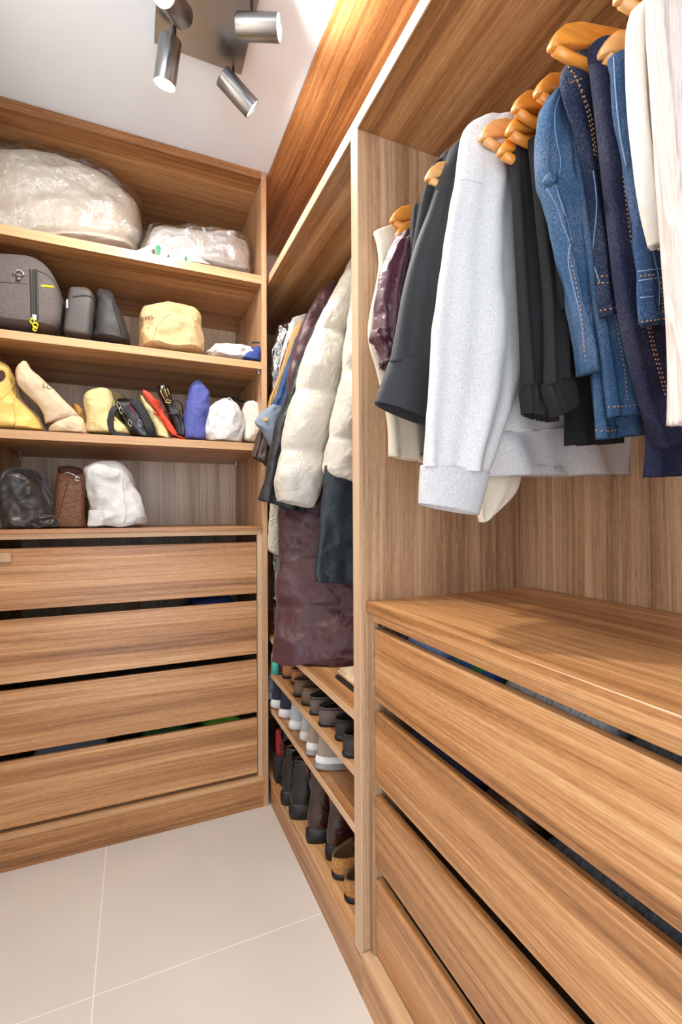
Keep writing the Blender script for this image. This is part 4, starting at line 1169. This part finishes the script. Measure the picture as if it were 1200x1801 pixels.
part('body', loft([(at(a, b, Y=ya), at(c, d, Y=yb), D) for a, b, c, d, ya, yb, D in ((590,500,650,500,1.73,1.73,.03), (570,600,650,600,1.73,1.72,.035), (535,700,650,700,1.735,1.70,.035), (505,800,650,800,1.73,1.66,.035), (496,890,650,890,1.71,1.60,.035), (491,975,650,970,1.69,1.55,.036), (485,1066,648,1064,1.65,1.50,.036), (482,1120,645,1120,1.62,1.46,.036), (480,1164,640,1168,1.60,1.44,.03))],
     p=2.3, quilts=[0, 3, 5, 6, 8.4], crumple=0.008, cs=12, ridge=0.007, hem=0.03, n=80, m=110, seed=66), M['puffer_burg'], bc, smooth=True)
part('sleeve', loft(prows(1.725, 0.035, (586,494,612,498), (562,512,604,540), (541,551,590,575), (522,595,570,610), (510,634,556,650), (506,668,548,690), (505,720,540,730)), p=2.2, quilts=[0, 2, 4, 6], crumple=0.006, cs=14, n=56, m=56, seed=67), M['puffer_burg'], bc, smooth=True)
dn = thing('denim_jacket', 'blue denim jacket with pale turned-back cuff and brass button in the corner wardrobe', 'jacket', (0.5, 1.79, 1.4))
ds = part('sleeve', loft(prows(1.79, 0.03, (548,540,586,545), (530,573,575,580), (514,612,566,620), (500,651,550,660), (486,690,536,700), (476,720,520,735), (486,785,506,795)), p=2.2, wave=0.006, k=4, crumple=0.005, cs=18, n=52, m=48, seed=69), M['denim_blue'], dn, smooth=True)
cu = part('cuff', loft(prows(1.765, 0.028, (474,714,492,718), (458,728,496,734), (449,744,494,748), (462,758,490,766), (470,772,488,782), (482,794,492,800)), p=2.2, crumple=0.007, cs=22, ridge=0.005, n=48, m=36, seed=70), M['denim_pale'], ds, smooth=True, label='pale grey-blue turned cuff')
q = onto(bvh(cu), 468, 738, 0.002)
b_ = bmesh.new(); cyl(b_, q, q+Vector((-0.002, -0.006, 0.001)), 0.008, 14)
part('button', b_, M['gold'], cu, smooth=False)
tj = loft(prows(1.83, 0.02, (530,562,548,558), (517,579,536,583), (505,612,524,618), (494,648,512,655), (482,682,498,688), (473,706,488,715), (464,765,478,770)), p=2.2, wave=0.004, k=4, n=36, m=36)
single('tan_jacket', tj, M['tan'], 'tan suede jacket edge showing left of the denim sleeve', 'jacket')
lb = thing('leather_jacket', 'dark brown leather sleeve end below the denim cuff', 'jacket', (0.42, 1.83, 1.35))
part('sleeve', loft(prows(1.862, 0.026, (506,600,528,600), (490,660,512,665), (472,715,494,722), (456,755,486,766), (446,785,478,800), (443,802,474,820)), p=2.2, wave=0.005, k=4, crumple=0.007, cs=22, ridge=0.004, hem=0.02, n=48, m=44, seed=72), M['leather_brown'], lb, smooth=True)
pg = loft(prows(1.90, 0.018, (514,560,546,552), (500,600,530,600), (492,640,515,645), (488,690,505,695), (486,760,500,765)), p=2.2, wave=0.004, k=4, hem=0.01, n=40, m=30)
single('pale_grey_shirt', pg, M['pale_grey'], 'pale grey shirt peeking out between tan jacket and plastic cover', 'shirt')
gc = thing('garment_cover', 'dark garment in clear plastic cover, deepest in the corner wardrobe', 'garment bag', (0.55, 1.96, 1.1))
part('dark_garment', loft(prows(1.975, 0.018, (486,586,520,575), (480,640,520,640), (478,740,520,740), (478,860,520,860), (480,960,520,960), (480,1060,520,1060)), p=2.2, hem=0.02, n=36, m=30), M['black_deep'], gc, smooth=True)
part('plastic_cover', loft(prows(1.975, 0.032, (486,578,524,566), (476,610,524,600), (474,680,524,680), (474,760,524,760), (475,860,524,860), (477,1000,524,1000), (478,1100,524,1100)), p=2.2, crumple=0.010, cs=24, ridge=0.008, n=48, m=60, seed=74), M['film2'], gc, smooth=True)
il = loft(prows(1.905, 0.012, (476,880,492,880), (473,910,491,910), (472,940,491,940), (472,968,491,978)), p=2.2, crumple=0.003, cs=40, n=36, m=30, hem=0.01)
single('ivory_lace', il, M['lace_long'], 'ivory lace hem hanging beside the shelving cabinet edge', 'dress')
gk = loft(prows(1.925, 0.010, (487,880,500,880), (486,960,500,960), (485,1040,499,1045), (480,1052,490,1060)), p=2.2, n=28, m=24)
single('grey_scarf', gk, M['grey_cloth'], 'long grey cloth hanging between ivory lace and burgundy coat', 'scarf')

# ------------------------------------------------------------------ shoes and boots (heel towards the room, toe to the back)
def footprint(a, L, W_):
    """angle -> point; heel at -x, toe at +x"""
    x = -math.cos(a)
    y = math.sin(a)
    wx = 0.80 + 0.20*min(1, max(0, (x+0.6)/0.9))
    if x > 0.55: wx *= 1-0.18*((x-0.55)/0.45)
    return Vector((x*L/2, y*W_/2*wx, 0))

def ringloft(bm, levels, n=30, closed_bottom=False):
    rings = []
    for (xc, L, W_, zh, zt) in levels:
        ring = []
        for i in range(n):
            a = 2*PI*i/n
            q = footprint(a, L, W_)
            f = (q.x/(L/2)+1)/2
            ring.append(bm.verts.new((q.x+xc, q.y, zh+(zt-zh)*f)))
        rings.append(ring)
    for A, B_ in zip(rings, rings[1:]):
        for i in range(n): bm.faces.new((A[i], A[(i+1) % n], B_[(i+1) % n], B_[i]))
    return rings

def make_shoe(name, label, cat, L, W_, kind, mats, s=0.02, group=None):
    g = thing(name, label, cat, (0, 0, 0), group)
    um, sm, im = mats[:3]
    h = L/2
    bm = bmesh.new()
    hs = s*1.0
    if kind == 'boot':
        hs = s
        rings = ringloft(bm, [(0, L*1.02, W_*1.04, 0, 0), (0, L*1.05, W_*1.08, s*0.35, s*0.35), (0, L*1.04, W_*1.07, s*0.9, s*0.8), (0, L*0.99, W_*1.0, s, s*0.85)])
    elif kind == 'sneaker':
        rings = ringloft(bm, [(0.004, L*0.95, W_*0.96, 0, 0.006), (0, L*1.03, W_*1.10, s*0.3, s*0.3), (0, L*1.04, W_*1.10, s*0.75, s*0.7), (0, L*1.0, W_*1.02, s*1.15, s*0.85)])
    else:
        rings = ringloft(bm, [(0, L*1.0, W_*1.0, 0, 0), (0, L*1.02, W_*1.04, s*0.5, s*0.5), (0, L*1.0, W_*1.01, s, s)])
    bm.faces.new(rings[0]); bm.faces.new(rings[-1][::-1])
    part('sole', bm, sm, g, smooth=True, local=True)
    bm = bmesh.new()
    if kind == 'boot':
        H_ = mats[3]
        xs = -h*0.52
        outer = [(0, L*0.98, W_*0.98, s*0.9, s*0.8), (0, L*1.0, W_*1.03, s+.02, s+.018), (-.004, L*0.97, W_*0.98, s+.04, s+.036), (-h*.16, L*0.80, W_*0.86, s+.065, s+.058),
                 (-h*.34, L*0.60, W_*0.80, s+.088, s+.085), (xs+.008, L*.44, W_*.80, s+.11, s+.115), (xs, L*.42, W_*.86, s+.14, s+.145), (xs, L*.44, W_*.98, s+.17, s+.172), (xs, L*.45, W_*1.06, H_, H_-.004)]
        inner = [(xs, L*.43, W_*1.0, H_+.002, H_-.002), (xs, L*.40, W_*.92, H_-.004, H_-.008), (xs, L*.36, W_*.70, s+.14, s+.14), (xs, L*.33, W_*.62, s+.11, s+.11)]
    elif kind == 'sneaker':
        xs = -h*.42
        outer = [(0, L*0.97, W_*0.97, s*.9, s*.7), (0, L*0.99, W_*1.0, s+.012, s+.010), (-.003, L*0.96, W_*.94, s+.026, s+.024), (-h*.14, L*0.82, W_*.84, s+.046, s+.042),
                 (-h*.30, L*.64, W_*.74, s+.058, s+.062), (xs, L*.54, W_*.68, s+.078, s+.070)]
        inner = [(xs, L*.51, W_*.58, s+.080, s+.071), (xs, L*.49, W_*.55, s+.066, s+.058), (xs, L*.48, W_*.55, s+.02, s+.02)]
    elif kind == 'clog':
        xs = -h*.34
        outer = [(0, L*0.98, W_*0.98, s*.9, s*.9), (0, L*1.0, W_*1.02, s+.014, s+.014), (-.002, L*1.0, W_*1.0, s+.03, s+.032), (-h*.10, L*0.90, W_*.94, s+.040, s+.052),
                 (xs, L*.66, W_*.88, s+.047, s+.062)]
        inner = [(xs, L*.63, W_*.80, s+.048, s+.062), (xs, L*.62, W_*.78, s+.035, s+.045), (xs+.004, L*.60, W_*.76, s+.010, s+.012)]
    else:   # low slip-on
        xs = -h*.34
        outer = [(0, L*0.98, W_*0.97, s*.9, s*.9), (0, L*1.0, W_*1.02, s+.014, s+.012), (-.002, L*0.99, W_*1.0, s+.028, s+.024), (-h*.08, L*0.88, W_*.93, s+.040, s+.036),
                 (xs, L*.65, W_*.90, s+.048, s+.044)]
        inner = [(xs, L*.63, W_*.83, s+.0485, s+.0445), (xs, L*.62, W_*.80, s+.036, s+.034), (xs+.004, L*.60, W_*.76, s+.006, s+.006)]
    ringloft(bm, outer)
    up = part('upper', bm, um, g, smooth=True, local=True)
    bm = bmesh.new()
    r2 = ringloft(bm, [outer[-1]]+inner)
    bm.faces.new(r2[-1][::-1])
    part('lining', bm, im, g, smooth=True, local=True)
    return g, up

def dup(root, label, loc, rz, mirror=False):
    r = root.copy(); col.objects.link(r)
    r['label'] = label
    for c in list(root.children):
        d = c.copy(); col.objects.link(d); d.parent = r
        for g in c.children:
            e = g.copy(); col.objects.link(e); e.parent = d
    place(r, loc, rz, mirror)
    return r

def place(r, loc, rz, mirror=False):
    r.location = loc
    r.rotation_euler = (0, 0, rz)

def heel_at(u, v, z, L, rz=0.0):
    """centre of a shoe whose heel's foot is seen at (u, v)"""
    q = at(u, v, Z=z)
    return Vector((q.x + math.cos(rz)*L/2, q.y + math.sin(rz)*L/2, z+0.0008))

def laces(up, L, W_, s, H_, mat, loops=True):
    bm = bmesh.new()
    h = L/2
    for i in range(5):
        t = i/4
        x = h*(0.16-0.50*t) ; z = s+.062+ (H_-.03-s-.062)*t
        x2 = -h*0.52+L*.23 if t > .4 else x
        xx = x if t <= .4 else x2
        for sg in (-1, 1):
            tube(bm, [(xx, -sg*W_*.24, z), (xx+.010, 0, z+.006), (xx-.004, sg*W_*.24, z+.012)], 0.002, 5)
    return part('laces', bm, mat, up, smooth=True, local=True)

def pull_loop(up, L, H_, mat):
    bm = bmesh.new()
    x = -L/2*0.52-L*.225
    tube(bm, [(x+.002, 0, H_-.03), (x-.006, 0, H_-.005), (x-.007, 0, H_+.014), (x+.004, 0, H_+.02), (x+.008, 0, H_+.004), (x+.007, 0, H_-.02)], 0.008, 8, flat=0.22)
    part('pull_loop', bm, mat, up, smooth=True, local=True)

F1, F2, F3, F4 = 0.694, 0.549, 0.402, 0.116
GR = 'shoes on the corner shoe shelves'
def pair(proto, items, z, L):
    first = True
    for (u, v, rz, label) in items:
        loc = heel_at(u, v, z, L, rz)
        if first:
            proto['label'] = label; place(proto, loc, rz); first = False
        else:
            dup(proto, label, loc, rz)

# upper shoe shelf row (standing on the second shelf)
p_, u_ = make_shoe('clog', 'tan', 'shoe', 0.24, 0.088, 'slip', (M['tan_leather'], M['rubber_black'], M['lining']), 0.012, GR)
pair(p_, [(497, 1193, R(2), 'tan slip-on shoe, farther of the two tan ones on the middle shelf'), (513, 1204, R(-2), 'tan slip-on shoe beside the brown ones on the middle shelf')], F2, 0.24)
p_, u_ = make_shoe('slip_on', 'b', 'shoe', 0.25, 0.090, 'slip', (M['taupe_leather'], M['rubber_black'], M['lining']), 0.012, GR)
pair(p_, [(517, 1225, R(2), 'brown slip-on shoe right next to the tan pair'), (531, 1240, R(-1), 'second brown slip-on shoe from the tan pair')], F2, 0.25)
p_, u_ = make_shoe('slip_on', 'b', 'shoe', 0.255, 0.094, 'slip', (M['grey_leather'], M['rubber_black'], M['lining_dark']), 0.012, GR)
pair(p_, [(545, 1257, R(2), 'grey-brown slip-on shoe with dark inside, third from the tan pair'), (561, 1277, R(0), 'large grey-brown slip-on shoe at the shelf front, in the middle of the row')], F2, 0.255)
p_, u_ = make_shoe('slip_on', 'b', 'shoe', 0.26, 0.096, 'slip', (M['dark_shoe'], M['rubber_black'], M['lining_dark']), 0.014, GR)
pair(p_, [(590, 1302, R(0), 'dark grey slip-on shoe, farther of the two by the side panel'), (603, 1331, R(-2), 'dark grey slip-on shoe touching the side panel')], F2, 0.26)
p_, u_ = make_shoe('slip_on', 'b', 'shoe', 0.22, 0.08, 'slip', (M['black_leather'], M['rubber_black'], M['lining_dark']), 0.012, GR)
pair(p_, [(488, 1186, R(0), 'black slip-on shoe at the far end of the middle shelf')], F2, 0.22)

# sneakers on the lower shelf
p_, u_ = make_shoe('sneaker', 's', 'shoe', 0.255, 0.088, 'sneaker', (M['knit_navy'], M['rubber_white'], M['lining_dark']), 0.034, GR)
pair(p_, [(478, 1247, R(2), 'navy sneaker with white sole, farther one of its pair'), (492, 1264, R(0), 'navy sneaker with white sole next to the pale grey sneakers')], F3, 0.255)
p_, u_ = make_shoe('sneaker', 's', 'shoe', 0.255, 0.088, 'sneaker', (M['knit_grey'], M['rubber_white'], M['lining']), 0.034, GR)
pair(p_, [(510, 1285, R(1), 'pale grey sneaker next to the navy pair'), (529, 1305, R(-1), 'pale grey sneaker next to the taupe pair')], F3, 0.255)
p_, u_ = make_shoe('sneaker', 's', 'shoe', 0.265, 0.098, 'sneaker', (M['suede_taupe'], M['rubber_white'], M['lining']), 0.040, GR)
b_ = bmesh.new(); ringloft(b_, [(-.002, .265*1.045, .098*1.105, .010, .010), (-.002, .265*1.05, .098*1.11, .026, .022)])
part('sole_band', b_, M['silver'], [c for c in p_.children if c.name.startswith('sole')][0], smooth=True, local=True, label='silver grey band')
pair(p_, [(541, 1330, R(3), 'taupe suede sneaker next to the pale grey sneakers'), (557, 1354, R(-3), 'taupe suede chunky sneaker at the shelf front, side sole visible')], F3, 0.265)
p_, u_ = make_shoe('sneaker', 's', 'shoe', 0.25, 0.088, 'sneaker', (M['knit_grey'], M['rubber_white'], M['lining']), 0.03, GR)
pair(p_, [(470, 1232, R(0), 'pale blue-grey sneaker half hidden by the shelving cabinet')], F3, 0.25)

# boots on the bottom board
H_ = 0.205
p_, u_ = make_shoe('ankle_boot', 'b', 'boot', 0.265, 0.094, 'boot', (M['boot_black'], M['rubber_black'], M['tan_leather'], H_), 0.052, GR)
laces(u_, 0.265, 0.094, 0.052, H_, M['black_web']); pull_loop(u_, 0.265, H_, M['black_web'])
pair(p_, [(496, 1415, R(2), 'chunky black leather ankle boot, farther of the thick-soled pair'), (511, 1439, R(-3), 'chunky black leather ankle boot beside the burgundy boots')], F4, 0.265)
p_, u_ = make_shoe('ankle_boot', 'b', 'boot', 0.265, 0.094, 'boot', (M['boot_burg'], M['rubber_black'], M['lining_dark'], 0.238), 0.046, GR)
laces(u_, 0.265, 0.094, 0.046, 0.238, M['brown_trim']); pull_loop(u_, 0.265, 0.238, M['boot_burg'])
pair(p_, [(541, 1481, R(2), 'shiny burgundy croc ankle boot next to the black chunky boots'), (575, 1511, R(-2), 'shiny burgundy croc ankle boot next to the cork clogs')], F4, 0.265)
p_, u_ = make_shoe('lace_up_boot', 'b', 'boot', 0.26, 0.088, 'boot', (M['boot_black'], M['rubber_black'], M['lining_dark'], 0.215), 0.026, GR)
laces(u_, 0.26, 0.088, 0.026, 0.215, M['black_web']); pull_loop(u_, 0.26, 0.215, M['black_web'])
pair(p_, [(494, 1381, R(0), 'slim black lace-up boot behind the chunky black boots'), (488, 1352, R(2), 'slim black lace-up boot deepest in the dark corner')], F4, 0.26)
p_, u_ = make_shoe('cork_clog', 'c', 'shoe', 0.25, 0.104, 'clog', (M['cork'], M['rubber_black'], M['cork_in']), 0.016, GR)
pair(p_, [(585, 1544, R(1), 'cork clog next to the burgundy boots'), (607, 1585, R(-1), 'cork clog touching the side panel')], F4, 0.25)
# odds and ends in the corner
kb = bmesh.new(); box(kb, 0.522, 0.72, 1.868, 1.926, F4+.001, F4+.10)
bmesh.ops.bevel(kb, geom=kb.edges[:], offset=0.003, segments=2, affect='EDGES')
single('shoe_box', kb, M['black_web'], 'low black box at the far end of the bottom board', 'box')
rb = loft([(Vector((0.530, 1.898, F4+.1015+z)), Vector((0.575, 1.898, F4+.1015+z)), d) for z, d in ((.105, .008), (.09, .018), (.045, .022), (.0, .02))], p=3, n=32, m=20, crumple=.003, cs=18, zmin=F4+.1012)
single('red_pouch', rb, plain('deep_red_cloth', (150, 22, 30), 0.6), 'red pouch in the dark corner behind the black boots', 'bag')
tb_ = bmesh.new(); cyl(tb_, (0.530, 1.905, F2+.001), (0.530, 1.905, F2+.085), 0.018, 20, 0.017)
bmesh.ops.bevel(tb_, geom=[e for e in tb_.edges if e.is_boundary or len(e.link_faces) == 2 and e.calc_face_angle(0) > 1], offset=0.003, segments=2, affect='EDGES')
single('teal_tin', tb_, M['teal_bright'], 'small teal tin at the far end of the middle shoe shelf', 'tin')
# cream flat pouch on the top shoe shelf
fp = thing('flat_pouch', 'flat cream canvas pouch with black edge on the top shoe shelf', 'pouch', (0.7, 1.3, F1))
fb = bmesh.new(); box(fb, 0.575, 0.90, 1.16, 1.36, F1+0.010, F1+0.034)
bmesh.ops.bevel(fb, geom=fb.edges[:], offset=0.006, segments=2, affect='EDGES')
part('body', fb, M['canvas'], fp, smooth=True)
fb = bmesh.new(); box(fb, 0.571, 0.904, 1.156, 1.364, F1+0.001, F1+0.0098)
part('edge', fb, M['black_web'], fp, label='black edging')

# ------------------------------------------------------------------ folded clothes in the drawers
def folded(name, label, cat, mat, x0, x1, y0, y1, z0, z1, seed, layers=2, ph=0.0):
    g = thing(name, label, cat, ((x0+x1)/2, (y0+y1)/2, z0), 'folded clothes in the drawers')
    dz = (z1-z0)/layers
    for i in range(layers):
        za, zb = z0+dz*i+.0005, z0+dz*(i+1)
        c = (y0+y1)/2
        rows = []
        for x in (x0, x0+.012, x0+.05, (x0+x1)/2, x1-.03, x1):
            e = 0.35 if x in (x0, x1) else (0.8 if x == x0+.012 else 1)
            rows.append((Vector((x, y0, (za+zb)/2)), Vector((x, y1, (za+zb)/2)), dz/2*e))
        part('fold', loft(rows, p=2.6, dvec=Vector((0, 0, 1)), crumple=0.005, cs=16, ridge=0.004, n=44, m=24, seed=seed+i, zmin=z0, zmax=z1+.004), mat, g, smooth=True)
    return g
def dz0(i): return drawers_r[i][1] + 0.0225
F = 0.574
folded('grey_shirt', 'mid-grey folded shirt at the far end of the top right drawer', 'shirt', M['dark_knit'], F, 0.98, 0.955, 1.005, dz0(0), 0.925, 80)
folded('blue_shirt', 'light blue folded shirt in the top right drawer', 'shirt', M['light_blue'], F, 0.98, 0.80, 0.95, dz0(0), 0.935, 81, 3)
pt = folded('patterned_shirt', 'blue and green patterned folded top in the top right drawer', 'shirt', M['green_blue'], F, 0.98, 0.66, 0.79, dz0(0), 0.934, 84)
folded('grey_sweater', 'pale grey folded sweater in the middle of the top right drawer', 'sweater', M['grey_knit'], F, 0.98, 0.43, 0.64, dz0(0), 0.938, 87)
folded('dark_sweater', 'dark grey folded sweater at the near end of the top right drawer', 'sweater', M['dark_knit'], F, 0.98, 0.22, 0.42, dz0(0), 0.932, 90)
folded('light_sweater', 'light grey folded sweater nearest the viewer in the top right drawer', 'sweater', M['grey_knit'], F, 0.98, 0.02, 0.21, dz0(0), 0.932, 91)
folded('dark_tee', 'charcoal folded tee in the second right drawer', 'shirt', M['dark_knit'], F, 0.98, 0.34, 0.56, dz0(1), 0.715, 92)
folded('navy_tee', 'navy folded tee at the far end of the second right drawer', 'shirt', M['denim_navy'], F, 0.98, 0.72, 0.95, dz0(1), 0.722, 93)
folded('brown_tee', 'dark brown folded tee in the middle of the second right drawer', 'shirt', M['leather_brown'], F, 0.98, 0.58, 0.70, dz0(1), 0.712, 94)
FZ = [b+.0225 for b in (0.88, 0.63, 0.388, 0.137)]
folded('blue_pants', 'blue folded cloth near the right end of the second left drawer', 'cloth', M['blue_cloth'], 0.22, 0.40, YL+.06, 2.25, FZ[1], 0.855, 95)
folded('black_pants', 'black folded cloth in the third left drawer', 'cloth', M['black_deep'], -0.05, 0.20, YL+.06, 2.3, FZ[2], 0.612, 96)
folded('green_top', 'bright green folded top near the right end of the bottom left drawer', 'cloth', plain('green_cloth', (110, 170, 40), 0.8), 0.25, 0.41, YL+.06, 2.25, FZ[3], 0.370, 97)
folded('dark_green_top', 'dark green folded top in the bottom left drawer', 'cloth', plain('dark_green_cloth', (50, 90, 40), 0.8), 0.02, 0.20, YL+.06, 2.25, FZ[3], 0.366, 98)
folded('grey_blue_top', 'grey-blue folded top at the left of the bottom left drawer', 'cloth', M['denim_pale'], -0.34, -0.10, YL+.06, 2.25, FZ[3], 0.366, 99)
